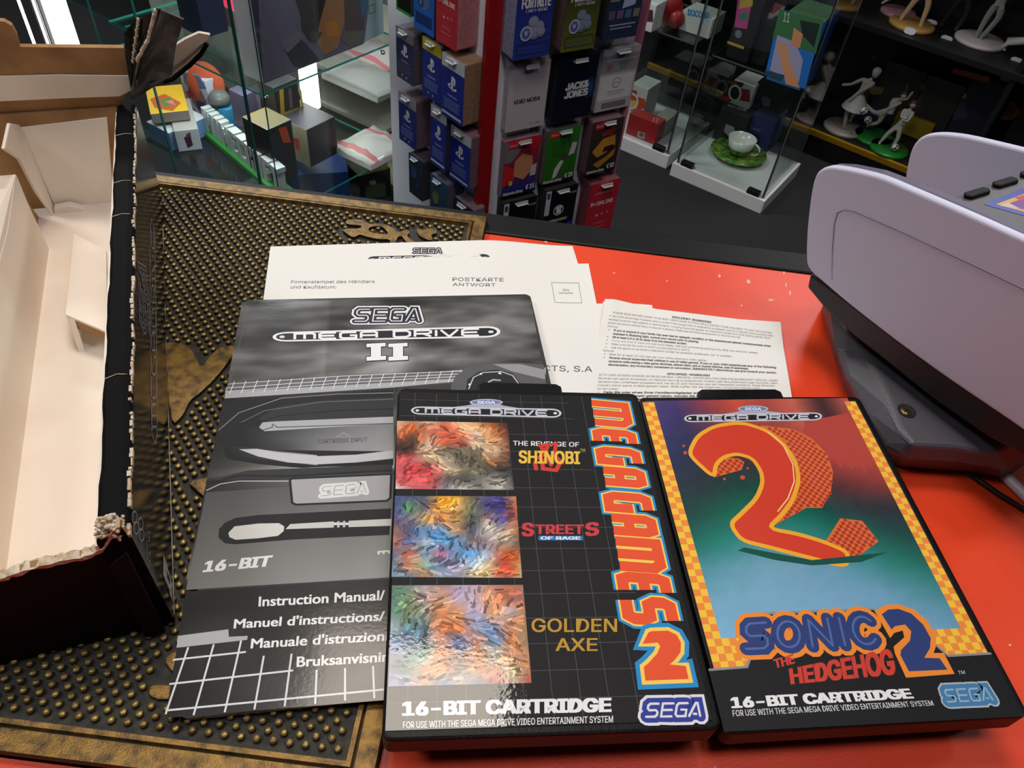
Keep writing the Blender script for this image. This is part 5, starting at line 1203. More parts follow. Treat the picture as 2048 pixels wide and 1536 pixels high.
def strip(name, px, w_, M, plane, nn, z0=-1.03, z1=.6):
    p = onp(*px, plane, nn); mb = MB(); mb.box(Vector((p.x, p.y, z0)) - nn.cross(Z) * w_ / 2, nn.cross(Z) * w_, nn * .005, Z * (z1 - z0)); return build(name, mb, M, show)
strip('glass_edge', (488, 190), .005, M_tealD, o_, dr)
strip('glass_edge', (318, 220), .004, M_tealD, o_, dr)
mb = MB(); q = N + dl * .0 - dl * .006; pane(mb, Vector((q.x, q.y, FLOOR + .02)) + dr * .0, dr * RW, Z * H_, dl * .005); build('glass_side', mb, [M_gl, M_tealD], show)
mb = MB(); p = Vector((N.x, N.y, FLOOR + .02)) + dr * (RW + .002) - dl * .007; mb.box(p, dr * .008, dl * .006, Z * H_); build('glass_edge', mb, M_teal, show)
mb = MB(); mb.box(p + dr * .012, dr * .006, dl * .006, Z * H_); build('glass_edge', mb, M_tealD, show)
for (x, y, z) in ((530, 192, zA), (765, 102, zA), (772, 322, zB), (645, 392, zB)):
    q_ = un(x, y, z - .006); mb = MB(); mb.lathe(q_ - Z * .006, [(0, 0), (.006, 0), (.006, .006), (0, .006)], 12); build('shelf_clip', mb, mat('chrome', (200, 200, 204), rough=.15, metal=1), show)
mb = MB(); mb.box(Vector((N.x, N.y, FLOOR)) - dr * .04, dl * LW, dr * (RW + .05), Z * .045); build('base', mb, mat('cabinet_grey', (120, 122, 122), rough=.5), show)
def tubelight(label, px0, z0, hgt, plane, nn, w=.03, em=14):
    p = onp(*px0, plane, nn); t = thing('light_tube', label, 'light', Vector((p.x, p.y, z0)))
    mb = MB(); mb.tube([Vector((p.x, p.y, z0 + .03)), Vector((p.x, p.y, z0 + hgt - .03))], w / 2, 14); build('tube', mb, mat('lit_tube', (255, 252, 244), emit=em), t)
    mb = MB(); mb.tube([Vector((p.x, p.y, z0)), Vector((p.x, p.y, z0 + .03))], w / 2 + .002, 14, 0); build('end_cap', mb, mat('chrome'), t)
    mb = MB(); mb.tube([Vector((p.x, p.y, z0 + hgt - .03)), Vector((p.x, p.y, z0 + hgt))], w / 2 + .002, 14, 0); build('end_cap', mb, mat('chrome'), t)
back = N + dr * (RW - .05)
tubelight('bright vertical light tube at the back corner of the glass showcase', (624, 220), -.742, 1.2, back, dr, .05, 9)

# cartons
def carton(name, label, cat, bl, br, tl, z, depth, col, top=None, side=None, group=None, pf=None, ang=None, M=None, rough=.45, sf=None, tf=None, maxh=None):
    BL = un(*bl, z); BR = un(*br, z)
    u = D(ang) if ang is not None else (BR - BL).normalized()
    w = (BR - BL).dot(u); 
    if w < 0: u = -u; w = -w; BL = BR
    n = Vector((u.y, -u.x, 0))
    if n.dot(CAM - BL) < 0: n = -n
    TL = onp(*tl, BL, n); h = TL.z - z
    if maxh: h = min(h, maxh)
    ms = [mat('carton_%d_%d_%d' % c, c, rough=rough, bump=.05, bscale=90) for c in (col, top or col, side or col)]
    mb = MB(); mb.box(BL, u * w, -n * depth, Z * h, mis=[0, 1, 0, 2, 0, 2])
    if pf is None and sf is None and tf is None:
        o = build(name, mb, ms, bevel=.0015); return tag(o, label, cat, group)
    t = thing(name, label, cat, BL + u * w / 2 - n * depth / 2, group); build('carton_body', mb, ms, t, bevel=.0015)
    if pf: pr = Print(BL, u, n, lift=.0006, step=.0001); pf(pr); pr.build('front_print', t, print_mat('print_packaging', rough=.45))
    if tf: pr = Print(BL + Z * h, u, Z, lift=.0006, step=.0001); tf(pr); pr.build('top_print', t, print_mat('print_packaging', rough=.45))
    if sf:
        so = BL + u * w if (CAM - (BL + u * w)).dot(u) > 0 else BL; sn = u if so is not BL else -u
        pr = Print(so, -n if sn == u else n, sn, lift=.0006, step=.0001); sf(pr); pr.build('side_print', t, print_mat('print_packaging', rough=.45))
    return t
GS = 'boxes in the glass showcase'
def big(P):
    fillpoly(P, [(512, -60), (742, -60), (735, 30), (728, 86), (526, 166)], (112, 104, 130)); fillpoly(P, [(512, -60), (600, -60), (575, 40), (560, 150), (526, 166)], (116, 108, 128))
    fillpoly(P, [(590, -60), (660, -60), (662, 20), (640, 70), (618, 84), (602, 60), (600, 30), (590, 0)], (60, 50, 50)); fillpoly(P, [(572, 105), (595, 72), (612, 88), (640, 120), (596, 136), (585, 130)], (52, 46, 56))
    fillpoly(P, [(640, 40), (668, -60), (700, -60), (690, 40), (675, 95), (648, 110), (632, 80)], (176, 120, 84)); fillpoly(P, [(684, -60), (735, -60), (727, 60), (690, 62)], (104, 84, 86)); fillpoly(P, [(650, 45), (672, 40), (680, 70), (655, 75)], (210, 130, 60))
    fillpoly(P, [(620, 60), (645, 65), (632, 85), (620, 84)], (80, 78, 76)); fillpoly(P, [(690, 62), (728, 60), (727, 84), (700, 92), (682, 80)], (120, 108, 100)); fillpoly(P, [(714, -60), (738, -60), (732, 20), (722, 40)], (80, 110, 150)); fillpoly(P, [(560, 90), (590, 60), (610, 70), (575, 105)], (126, 112, 128))
carton('game_box', 'large lilac grey box with a dark and orange picture on the upper shelf', 'box', (527, 168), (728, 88), (508, -60), zA + .001, .06, (70, 66, 84), side=(210, 210, 215), group=GS, pf=big)
def red_(P): fillpoly(P, [(474, 42), (512, 30), (512, 48), (476, 60)], (110, 50, 80))
carton('game_box', 'crimson box behind the large lilac box', 'box', (474, 62), (512, 50), (474, 20), zA + .001, .12, (84, 66, 92), top=(190, 34, 66), side=(150, 120, 120), group=GS)
carton('game_box', 'dark blue box at the left end of the upper glass shelf', 'box', (408, 78), (458, 62), (405, -10), zA + .001, .08, (28, 34, 62), group=GS)
def ylt(P): fillpoly(P, [(300, 198), (330, 188), (362, 206), (345, 222), (310, 216)], (190, 90, 40)); fillpoly(P, [(318, 200), (340, 196), (350, 208), (330, 214)], (90, 130, 60)); fillpoly(P, [(330, 204), (345, 200), (352, 212)], (220, 120, 120))
carton('game_box', 'yellow topped box lying flat on the stack beside the torn flap', 'box', (306, 248), (378, 226), (302, 228), zB + .062, .15, (128, 118, 112), top=(226, 176, 34), group=GS, tf=ylt, ang=28)
carton('game_box', 'small white figure box with dark picture on its end, lower shelf', 'box', (358, 304), (402, 286), (352, 262), zB + .001, .17, (176, 176, 186), top=(170, 164, 160), side=(200, 205, 215), group=GS, ang=28, pf=lambda P: (fillpoly(P, [(368, 275), (380, 268), (386, 290), (376, 296)], (60, 24, 40)), fillpoly(P, [(372, 268), (380, 264), (382, 272), (373, 275)], (90, 60, 60))))
carton('game_box', 'white box with blue side beneath the yellow topped box', 'box', (302, 278), (350, 300), (298, 246), zB + .001, .12, (110, 140, 190), top=(196, 196, 200), group=GS, ang=-29.5)
def figp(P):
    fillpoly(P, [(366, 142), (400, 150), (424, 205), (408, 238), (376, 205), (364, 172)], (196, 200, 214)); fillpoly(P, [(366, 145), (398, 152), (414, 178), (385, 178), (368, 165)], (80, 120, 180)); fillpoly(P, [(376, 175), (402, 180), (415, 205), (405, 230), (386, 205)], (150, 100, 90)); fillpoly(P, [(372, 182), (385, 180), (390, 195), (378, 196)], (196, 60, 60)); fillpoly(P, [(392, 200), (410, 205), (408, 228), (396, 216)], (50, 50, 90))
carton('game_box', 'upright white and blue picture box behind the grey block letters', 'box', (373, 208), (410, 240), (362, 140), zB + .03, .03, (196, 200, 214), group=GS, ang=-30, pf=figp)
def gold(P): fillpoly(P, [(478, 196), (543, 248), (543, 252), (478, 200)], (226, 200, 90))
carton('game_box', 'wide olive box with a gold edge line behind the block letters', 'box', (478, 262), (552, 372), (472, 192), zB + .001, .10, (140, 132, 104), top=(60, 56, 66), side=(34, 28, 26), group=GS, ang=-30, maxh=.25, pf=lambda P: (P.stroke([(474, 192), (543, 248)], .003, (236, 214, 120)), fillpoly(P, [(482, 210), (540, 255), (545, 320), (488, 262)], (150, 140, 108))))
carton('game_box', 'black box with orange patches beside the olive box', 'box', (552, 372), (598, 350), (544, 256), zB + .001, .09, (36, 32, 30), top=(96, 88, 60), group=GS, ang=58.5, pf=lambda P: (fillpoly(P, [(556, 256), (572, 252), (582, 285), (566, 285)], (224, 84, 40)), fillpoly(P, [(585, 275), (598, 278), (600, 300), (592, 300)], (224, 74, 40))))
carton('game_box', 'black box with yellow side bars behind the orange patched box', 'box', (556, 240), (606, 222), (550, 175), zB + .10, .06, (48, 42, 36), top=(60, 58, 60), group=GS, ang=58.5, pf=lambda P: (fillpoly(P, [(558, 176), (566, 174), (570, 236), (562, 240)], (196, 150, 40)), fillpoly(P, [(564, 226), (604, 212), (606, 220), (566, 238)], (176, 150, 40)), fillpoly(P, [(598, 180), (602, 178), (607, 215), (603, 218)], (220, 200, 50)), fillpoly(P, [(576, 178), (582, 176), (586, 215), (580, 218)], (110, 100, 90))))
carton('game_box', 'dark speckled purple box under the upper glass shelf', 'box', (470, 250), (556, 238), (430, 165), zB + .075, .04, (74, 68, 88), group=GS, ang=-30)
carton('game_box', 'blue topped box in front of the lower shelf corner', 'box', (560, 420), (700, 400), (590, 350), -.90, .16, (38, 74, 140), top=(24, 78, 190), group=GS, ang=20)
mb = MB(); mb.lathe(un(462, 258, zB + .001), [(0, 0), (.026, 0), (.028, .02), (.027, .07), (.0, .07)], 26); o = build('round_tin', mb, mat('blue_tin', (62, 150, 196), rough=.35), bevel=.002); tag(o, 'light blue round tin behind the grey block letters', 'tin')
mb = MB(); mb.lathe(un(440, 205, zB + .075), [(0, -.072), (.012, -.072), (.012, 0), (.028, 0), (.030, .012), (.02, .028), (0, .032)], 24); o = build('dome_lid', mb, mat('grey_dome', (104, 104, 104), rough=.4)); tag(o, 'grey rounded dome on a short stem behind the light blue tin', 'dome')
# small things glimpsed beside the lilac box, orange and white
mb = MB(); mb.ball(un(412, 168, zB + .1), .05, .03, .06, n=16); o = build('orange_toy', mb, mat('orange_plush', (206, 92, 60), rough=.9, bump=.4, bscale=200)); tag(o, 'round orange soft toy under the corner of the upper shelf', 'toy')
# block letter lamp
bl0, bl1 = un(404, 268, zB), un(556, 398, zB); lu = (bl1 - bl0).normalized(); lw = Vector((-lu.y, lu.x, 0)); lw = lw if lw.dot(CAM - bl0) > 0 else -lw; LL = (bl1 - bl0).length
lt_ = thing('letter_lamp', 'grey block letter lamp on a long green base', 'lamp', bl0 + lu * LL / 2)
mb = MB(); mb.box(bl0 - lw * .045, lu * LL, lw * .045, Z * .012); mb.box(bl0 - lw * .044 + lu * .001, lu * (LL - .002), lw * .043, Z * .0135, 1); build('base', mb, [mat('green_block', (40, 130, 46), rough=.6), mat('green_block')], lt_, bevel=.001)
BL_ = {'M': ['1101011', '1111111', '1101011', '1100011', '1100011'], 'I': ['11', '11', '11', '11', '11'], 'N': ['11001', '11101', '11111', '11011', '11001'], 'E': ['1111', '1100', '1110', '1100', '1111'], 'C': ['1111', '1100', '1100', '1100', '1111'],
       'R': ['1111', '1101', '1110', '1101', '1101'], 'A': ['1111', '1101', '1111', '1101', '1101'], 'F': ['1111', '1100', '1110', '1100', '1100'], 'T': ['1111', '0110', '0110', '0110', '0110']}
M_blkl = mat('grey_block_letter', (196, 200, 200), rough=.55)
cells = sum(len(BL_[c][0]) for c in 'MINECRAFT') + 8; cw_ = (LL - .008) / cells; x = .004; hh = .062
for ch in 'MINECRAFT':
    mb = MB(); g = BL_[ch]; cols_ = len(g[0]); ch_h = hh / 5
    for j, row in enumerate(g):
        for i, v in enumerate(row):
            if v == '1': mb.box(bl0 + lu * (x + i * cw_) - lw * .034 + Z * (.0135 + (4 - j) * ch_h), lu * cw_, lw * .024, Z * ch_h)
    bm_ = build('letter', mb, M_blkl, lt_); x += (cols_ + 1) * cw_
# --- second showcase further left with its light tubes
N2 = un(250, 56, -.60); 
sh2 = thing('glass_showcase', 'glass showcase at far left with bright tube and white posts', 'showcase', Vector((N2.x, N2.y, FLOOR)) + dl * .3 + dr * .3)
mb = MB(); z_ = -.30
for z in (-.60, -.28, -.92):
    mb = MB(); c = un(250, 56, -.60); c.z = z; pane(mb, c, dl * .6, dr * .5, Z * .005); build('glass_shelf', mb, [M_gl, M_teal], sh2)
pl2 = un(250, 56, -.60) + dr * .02
for x, w_, cc in ((48, .006, 'chrome'), (76, .012, 'white_post'), (88, .010, 'white_post')):
    p = onp(x, 40, pl2, dr); mb = MB(); mb.box(Vector((p.x, p.y, FLOOR)), dl * w_, dr * .01, Z * 1.7); build('post', mb, mat(cc, (206, 206, 206), rough=.3), sh2)
mb = MB(); q_ = un(250, 56, -.60) + dr * .52; mb.box(Vector((q_.x, q_.y, FLOOR)) - dr * .0, dl * .7, dr * .01, Z * 1.7); build('back_board', mb, mat('showcase_back', (132, 136, 126), rough=.6, var=(96, 102, 98), vscale=9), sh2)
tubelight('brightest broad light tube standing in the far left showcase', (118, 50), FLOOR + .01, 1.4, pl2 + dr * .06, dr, .085, 5)
bag = [(760, 140, -.80, (196, 188, 186)), (745, 200, -.9, (190, 178, 176)), (800, 190, -.72, (206, 200, 196))]
M_bag = mat('clear_plastic_bag', (196, 190, 184), rough=.2, bump=.8, bscale=40, coat=.5)
def bagm(name, label, px, z, sx, sy, col, red=True):
    c = un(*px, z); mb = MB(); nx, ny = 9, 9
    P = [[c + dl * (i / nx - .5) * sx + dr * (j / ny - .5) * sy + Z * (.016 + .018 * math.sin(PI * i / nx) * math.sin(PI * j / ny) + .006 * noise2(i * .9, j * .9, int(px[0]))) for i in range(nx + 1)] for j in range(ny + 1)]
    for j in range(ny):
        for i in range(nx): mb.add([P[j][i], P[j][i + 1], P[j + 1][i + 1], P[j + 1][i]], [(0, 1, 2, 3)], 1 if (red and j in (1, 7)) else 0, smooth=True)
    for j in range(ny):
        for i in (0, nx): mb.add([P[j][i], P[j + 1][i], Vector((P[j + 1][i].x, P[j + 1][i].y, c.z)), Vector((P[j][i].x, P[j][i].y, c.z))], [(0, 1, 2, 3)])
    for i in range(nx):
        for j in (0, ny): mb.add([P[j][i], P[j][i + 1], Vector((P[j][i + 1].x, P[j][i + 1].y, c.z)), Vector((P[j][i].x, P[j][i].y, c.z))], [(0, 1, 2, 3)])
    o = build(name, mb, [mat('bag_%d' % int(px[0]), col, rough=.25, coat=.5, bump=.5, bscale=40), mat('bag_red_print', (196, 110, 116), rough=.4)]); return tag(o, label, 'packet', 'plastic packets behind the showcase')
shf = thing('low_shelf_unit', 'cluttered low shelf unit behind the glass showcase', 'shelf', un(760, 220, -.93))
for k, z in enumerate((-.72, -.84, -.96)):
    c = un(742, 150, -.72); c.z = z; mb = MB(); mb.box(c - dl * .12 - dr * .08, dl * .5, dr * .5, Z * .012); build('board', mb, mat('pale_board', (150, 148, 136), rough=.6), shf)
c = un(742, 150, -.72); c.z = FLOOR; mb = MB(); mb.box(c - dl * .12 + dr * .42, dl * .5, dr * .012, Z * .62); build('back_board', mb, mat('showcase_back'), shf)
bagm('plastic_packet', 'clear packet with red print lines, topmost behind the showcase corner', (755, 118), -.708, .20, .16, (190, 180, 178))
bagm('plastic_packet', 'grey crumpled packet below the red printed one', (735, 165), -.708, .22, .15, (160, 160, 156), False)
bagm('plastic_packet', 'whitish packet with pink print at the lower shelf end', (745, 300), zB + .001, .14, .16, (206, 200, 196))
carton('game_box', 'pale printed box leaning at the right end of the upper glass shelf', 'box', (731, 84), (768, 66), (728, -30), zA + .001, .03, (176, 190, 196), group=GS, pf=lambda P: (P.stroke([(737, 12), (751, 8), (750, 24), (738, 28)], .002, (120, 130, 130), True),))
carton('game_box', 'black strategy box standing low behind the showcase, right side', 'box', (722, 410), (782, 392), (720, 352), -.93, .1, (28, 30, 28), top=(96, 88, 50), group=GS, ang=40, pf=lambda P: (fillpoly(P, [(730, 372), (770, 364), (772, 392), (730, 400)], (70, 84, 54)), fillpoly(P, [(738, 362), (750, 360), (752, 368), (740, 370)], (150, 150, 150))))
bagm('plastic_packet', 'shiny crumpled clear packet beside the lowest blue cards', (805, 345), -.93, .16, .18, (120, 114, 96), False)

# --- right hand glass cabinets with white bases
zD = -1.0
def cabinet(label, A, B, C_, hgt, shelves, left_end=None):
    u = (B - A).normalized(); wA = (B - A).length; v = Vector((-u.y, u.x, 0)); v = v if v.dot(C_ - B) > 0 else -v; dv = (C_ - B).dot(v)
    t = thing('glass_cabinet', label, 'display cabinet', Vector(((A.x + C_.x) / 2, (A.y + C_.y) / 2, FLOOR)))
    mb = MB(); mb.box(Vector((A.x, A.y, FLOOR)), u * wA, v * dv, Z * .05); build('base', mb, mat('white_base', (226, 224, 222), rough=.35), t, bevel=.002)
    i_ = .014
    for (o, a, n_) in ((A + u * i_ + v * i_, u * (wA - 2 * i_), v), (A + u * i_ + v * (dv - i_), u * (wA - 2 * i_), v), (A + u * i_ + v * i_, v * (dv - 2 * i_), u), (A + u * (wA - i_) + v * i_, v * (dv - 2 * i_), u)):
        mb = MB(); pane(mb, Vector((o.x, o.y, zD)), a, Z * hgt, n_ * .004); build('glass_pane', mb, [M_gl, M_gry], t)
    for (a, b) in ((i_, i_), (wA - i_, i_), (wA - i_, dv - i_), (i_, dv - i_)):
        p = A + u * a + v * b; mb = MB(); mb.box(Vector((p.x, p.y, zD)) - u * .003 - v * .003, u * .003, v * .006, Z * hgt); mb.box(Vector((p.x, p.y, zD)) + u * .001 - v * .003, u * .0025, v * .006, Z * hgt, 1)
        build('glass_joint', mb, [mat('joint_dark', (20, 20, 22), rough=.3), M_gry], t)
    for z in shelves:
        mb = MB(); o = A + u * (i_ + .012) + v * (i_ + .012); pane(mb, Vector((o.x, o.y, z)), u * (wA - 2 * i_ - .02), v * (dv - 2 * i_ - .02), Z * .005); build('glass_shelf', mb, [M_gl, M_gry], t)
    for a in (.05, wA - .05):
        p = A + u * a + v * .004; mb = MB(); mb.box(Vector((p.x, p.y, zD)) - u * .022, u * .044, v * .022, Z * .016); build('door_hinge', mb, mat('black_hinge', (18, 18, 18), rough=.4), t, bevel=.001)
    return t, u, v
A1, B1, C1 = un(1345, 325, zD), un(1530, 403, zD), un(1615, 332, zD)
def zvert(px, py, P):      # height at which the vertical line over P shows at picture row py
    lo, hi = -1.05, 1.
    for _ in range(40):
        m_ = (lo + hi) / 2; d = Vector((P.x, P.y, m_)) - CAM; y = 768 - F_PX * d.dot(_up) / d.dot(_fw)
        if y > py: lo = m_
        else: hi = m_
    return lo
zs1 = zvert(0, 187, B1); B2 = un(1338, 313, zD); C2 = un(1430, 250, zD); zs2 = zvert(0, 100, B2); print('shelves', zs1, zs2)
u1 = (B1 - A1).normalized()
cab1, cu, cv = cabinet('glass display cabinet with cup and saucer standing on its white base', A1, B1, C1, 1.5, [zs1, zs1 + .38])
A2 = B2 - u1 * .42
cab2, _, _ = cabinet('glass display cabinet half hidden behind the gift card rack, red box inside', A2, B2, C2, 1.5, [zs2, zs2 + .38])
angD = math.degrees(math.atan2(u1.y, u1.x))
GB = 'mug boxes in the glass cabinets'
def mugp(pts_red, hx, hy, r, cup=(176, 40, 40), panel=None):
    def f(P):
        if panel: fillpoly(P, *panel)
        for q, c in pts_red: fillpoly(P, q, c)
        P.ring(hx, hy, r * .75, r, .007, (224, 220, 216))
    return f
carton('mug_box', 'white mug box with dark red cup picture on top of the black box', 'box', (1455, 204), (1500, 216), (1450, 152), zD + .125, .11, (206, 202, 198), top=(214, 210, 200), group=GB, ang=angD,
       pf=mugp([([(1452, 158), (1488, 166), (1486, 172), (1480, 176), (1480, 200), (1446, 205), (1446, 160)], (30, 24, 26)), ([(1478, 176), (1500, 180), (1500, 205), (1478, 200)], (150, 24, 30)), ([(1444, 190), (1460, 194), (1458, 204), (1442, 200)], (176, 40, 40)), ([(1455, 160), (1475, 166), (1474, 170), (1455, 166)], (150, 60, 70))], 1470, 186, 15))
carton('mug_box', 'black mug box stacked under the white mug box', 'box', (1424, 276), (1487, 290), (1432, 212), zD + .001, .11, (24, 23, 27), top=(40, 38, 42), group=GB, ang=angD, pf=lambda P: (fillpoly(P, [(1448, 262), (1452, 248), (1468, 254), (1470, 266), (1458, 274)], (170, 172, 176)), P.text('HALF MOON', (1456, 212), (1492, 223), (1457, 207), (170, 168, 170), .01)))
carton('mug_box', 'black box right of the white mug box, against the side glass', 'box', (1500, 212), (1560, 232), (1505, 158), zD + .125, .12, (22, 20, 22), group=GB, ang=angD, pf=lambda P: (fillpoly(P, [(1522, 196), (1530, 192), (1542, 200), (1538, 214), (1526, 212)], (150, 150, 154)),))
carton('mug_box', 'dark blue boxed mug with window standing behind the cup', 'box', (1485, 292), (1530, 308), (1502, 224), zD + .001, .12, (38, 46, 110), top=(50, 54, 90), side=(32, 40, 100), group=GB, ang=angD, pf=lambda P: (fillpoly(P, [(1492, 262), (1520, 270), (1518, 300), (1492, 292)], (26, 24, 30)), P.text('MUG SET', (1502, 258), (1521, 264), (1503, 253), (150, 150, 190))))
carton('figure_box', 'tall thin black box with colourful pink and green strip in the cabinet', 'box', (1450, 112), (1500, 122), (1478, -40), zs1 + .006, .09, (18, 17, 20), group=GB, ang=angD,
       pf=lambda P: (fillpoly(P, [(1480, -40), (1512, -40), (1494, 58), (1469, 54)], (206, 70, 140)), fillpoly(P, [(1482, -20), (1508, -20), (1505, 12), (1478, 18)], (206, 160, 60)), fillpoly(P, [(1478, 30), (1492, 22), (1498, 32), (1488, 42), (1480, 38)], (40, 130, 110)), P.ell(1477, 68, 7, 8, (130, 124, 140)), P.stroke([(1455, 84), (1488, 96)], .008, (206, 170, 60))))
def boyb(P):     # plain sports scene colours only
    fillpoly(P, [(1560, 18), (1648, 40), (1610, 178), (1530, 150)], (30, 110, 190)); fillpoly(P, [(1560, 18), (1648, 40), (1632, 108), (1580, 90), (1545, 75)], (56, 110, 70)); fillpoly(P, [(1600, 40), (1640, 48), (1628, 95), (1605, 70)], (32, 40, 38))
    fillpoly(P, [(1555, 70), (1590, 84), (1606, 120), (1598, 165), (1540, 140)], (160, 156, 186)); fillpoly(P, [(1588, 55), (1606, 68), (1600, 96), (1582, 90)], (206, 140, 100)); fillpoly(P, [(1552, 86), (1572, 88), (1582, 130), (1600, 176), (1572, 168), (1560, 110)], (208, 146, 104)); fillpoly(P, [(1530, 140), (1570, 150), (1562, 162), (1530, 150)], (40, 70, 90))
    P.text('11', (1566, 42), (1578, 45), (1569, 24), (190, 206, 180), .01)
carton('figure_box', 'large green and blue picture box on the cabinet shelf', 'box', (1532, 158), (1598, 182), (1560, 15), zs1 + .006, .14, (40, 100, 150), top=(70, 96, 66), side=(30, 84, 190), group=GB, ang=angD, pf=boyb, sf=lambda P: (fillpoly(P, [(1650, 42), (1668, 34), (1625, 160), (1604, 178)], (36, 110, 200)), fillpoly(P, [(1640, 90), (1652, 85), (1640, 130), (1628, 140)], (90, 110, 150))))
carton('small_box', 'small white open box high up beside the black strip box', 'box', (1522, 36), (1542, 42), (1526, 22), zs1 + .12, .1, (206, 200, 206), top=(120, 50, 50), ang=angD, group=GB)
carton('figure_box', 'black box under the small white open box', 'box', (1500, 124), (1530, 132), (1512, 40), zs1 + .006, .09, (20, 20, 22), ang=angD, group=GB)
# left cabinet contents
carton('mug_box', 'white mug box with orange cup picture next to the gift card rack', 'box', (1252, 226), (1288, 236), (1252, 162), zD + .03, .10, (210, 206, 200), top=(216, 212, 200), group=GB, ang=angD,
       pf=mugp([([(1252, 176), (1274, 182), (1274, 190), (1252, 190)], (170, 60, 60)), ([(1262, 190), (1290, 198), (1292, 216), (1262, 222)], (206, 70, 40)), ([(1262, 200), (1276, 202), (1274, 216), (1262, 214)], (220, 190, 60))], 1264, 202, 15))
carton('red_box', 'bright red box with white barcode patch on the cabinet base', 'box', (1251, 266), (1312, 287), (1260, 226), zD + .001, .055, (186, 34, 38), top=(196, 60, 50), side=(160, 40, 42), ang=angD,
       pf=lambda P: (fillpoly(P, [(1276, 262), (1290, 266), (1289, 278), (1275, 274)], (196, 186, 176)), fillpoly(P, [(1279, 264), (1288, 267), (1287, 275), (1278, 272)], (110, 96, 90)), P.text('12', (1304, 242), (1316, 245), (1306, 234), (236, 190, 180), .02)))
carton('grey_box', 'pale grey box lying behind the bright red box', 'box', (1300, 268), (1345, 262), (1300, 230), zD + .001, .10, (150, 142, 132), top=(170, 160, 148), ang=angD)
carton('white_box', 'white box with blue lettering on the upper cabinet shelf', 'box', (1357, 58), (1420, 76), (1364, 18), zs2 + .006, .10, (214, 210, 206), top=(190, 186, 180), side=(190, 190, 170), group=GB, ang=angD, pf=lambda P: P.text('DOCOUP', (1375, 30), (1418, 38), (1376, 18), (60, 140, 190), .04))
carton('mug_box', 'white cup box with dark window at the top beside the rack', 'box', (1275, 56), (1308, 62), (1280, 0), zs2 + .006, .10, (216, 212, 212), group=GB, ang=angD, pf=lambda P: (fillpoly(P, [(1279, 18), (1306, 20), (1306, 44), (1278, 42)], (70, 30, 34)), fillpoly(P, [(1274, 48), (1280, 48), (1280, 56), (1274, 56)], (230, 120, 100))))
mb = MB(); c = un(1332, 50, zs2 + .006); mb.ball(c + Z * .05, .045, .03, .05, n=14); mb.ball(c + Z * .03 + u1 * .03, .03, .03, .03, n=12); o = build('red_toy', mb, mat('red_toy_plastic', (170, 28, 34), rough=.4)); tag(o, 'red rounded toy between the white boxes on the cabinet shelf', 'toy')
# cup and saucer
sc_c = un(1474, 312, zD + .001); GRN = mat('green_floral_glaze', (46, 120, 40), rough=.2, var=(150, 160, 70), vscale=55, coat=.6, vlo=.45, vhi=.58)
M_por = mat('white_porcelain', (232, 228, 220), rough=.15, coat=.6)
ts = thing('saucer', 'green patterned plate under the cup on the cabinet base', 'plate', sc_c)
mb = MB(); mb.lathe(sc_c, [(.0, .002), (.045, .002), (.095, .014), (.100, .018), (.100, .020), (.045, .008), (0, .007)], 40); build('plate', mb, GRN, ts)
sc_c2 = sc_c + Z * .0085
tc_ = thing('cup', 'white rimmed cup with green base standing on the green plate', 'cup', sc_c2)
mb = MB(); mb.lathe(sc_c2, [(0, 0), (.022, 0), (.032, .008), (.042, .03)], 32); build('cup_lower', mb, GRN, tc_)
mb = MB(); mb.lathe(sc_c2, [(.042, .03), (.050, .062), (.0485, .062), (.040, .03), (.028, .010), (0, .008)], 32); build('cup_bowl', mb, M_por, tc_)
mb = MB(); hp = [sc_c2 + u1 * (.046 + .026 * math.sin(a)) + Z * (.036 + .02 * math.cos(a)) for a in [k * PI / 8 for k in range(9)]]; mb.tube(hp, .004, 8); build('handle', mb, M_por, tc_)

# ================================================================== bookcase with figurines
g0_, g1_ = un(1635, 262, -.95), un(1815, 335, -.95); hu = (g1_ - g0_).normalized(); hv = Vector((-hu.y, hu.x, 0)); hv = hv if hv.y > 0 else -hv
M_bc = mat('black_bookcase', (20, 19, 20), rough=.5); M_gold = mat('gold_trim', (206, 152, 34), rough=.3, metal=.6)
bc = thing('bookcase', 'black display shelving with a gold front strip', 'shelving', Vector((g0_.x, g0_.y, FLOOR)) + hu * .7 + hv * .15)
s0 = g0_ - hu * .75; WB = 2.9
mb = MB(); mb.box(Vector((s0.x, s0.y, FLOOR)) + hv * .012, hu * WB, hv * .36, Z * .10); build('plinth', mb, M_bc, bc)
mb = MB(); mb.box(Vector((g0_.x, g0_.y, -.95)) - hu * .62, hu * 2.4, hv * .01, Z * .0) if False else mb.box(Vector((s0.x, s0.y, -.974)), hu * WB, hv * .012, Z * .024); build('gold_strip', mb, M_gold, bc, bevel=.003)
for z in (-.56, -.17, .22):
    mb = MB(); mb.box(Vector((s0.x, s0.y, z - .018)), hu * WB, hv * .36, Z * .018); build('shelf_board', mb, M_bc, bc)
mb = MB(); mb.box(Vector((s0.x, s0.y, FLOOR)) + hv * .36, hu * WB, hv * .015, Z * 1.7); build('back_board', mb, mat('bookcase_back', (14, 13, 14), rough=.6), bc)
sU = (onp(1988, 215, Vector((s0.x, s0.y, 0)), hv) - s0).dot(hu)
for a in (0., sU, WB - .02):
    mb = MB(); mb.box(Vector((s0.x, s0.y, FLOOR)) + hu * a + hv * .014, hu * .018, hv * .345, Z * 1.7); build('upright', mb, M_bc, bc)
angB = math.degrees(math.atan2(hu.y, hu.x))
zb_, zu_ = -.949, -.559
GF = 'figurines on the black shelving'
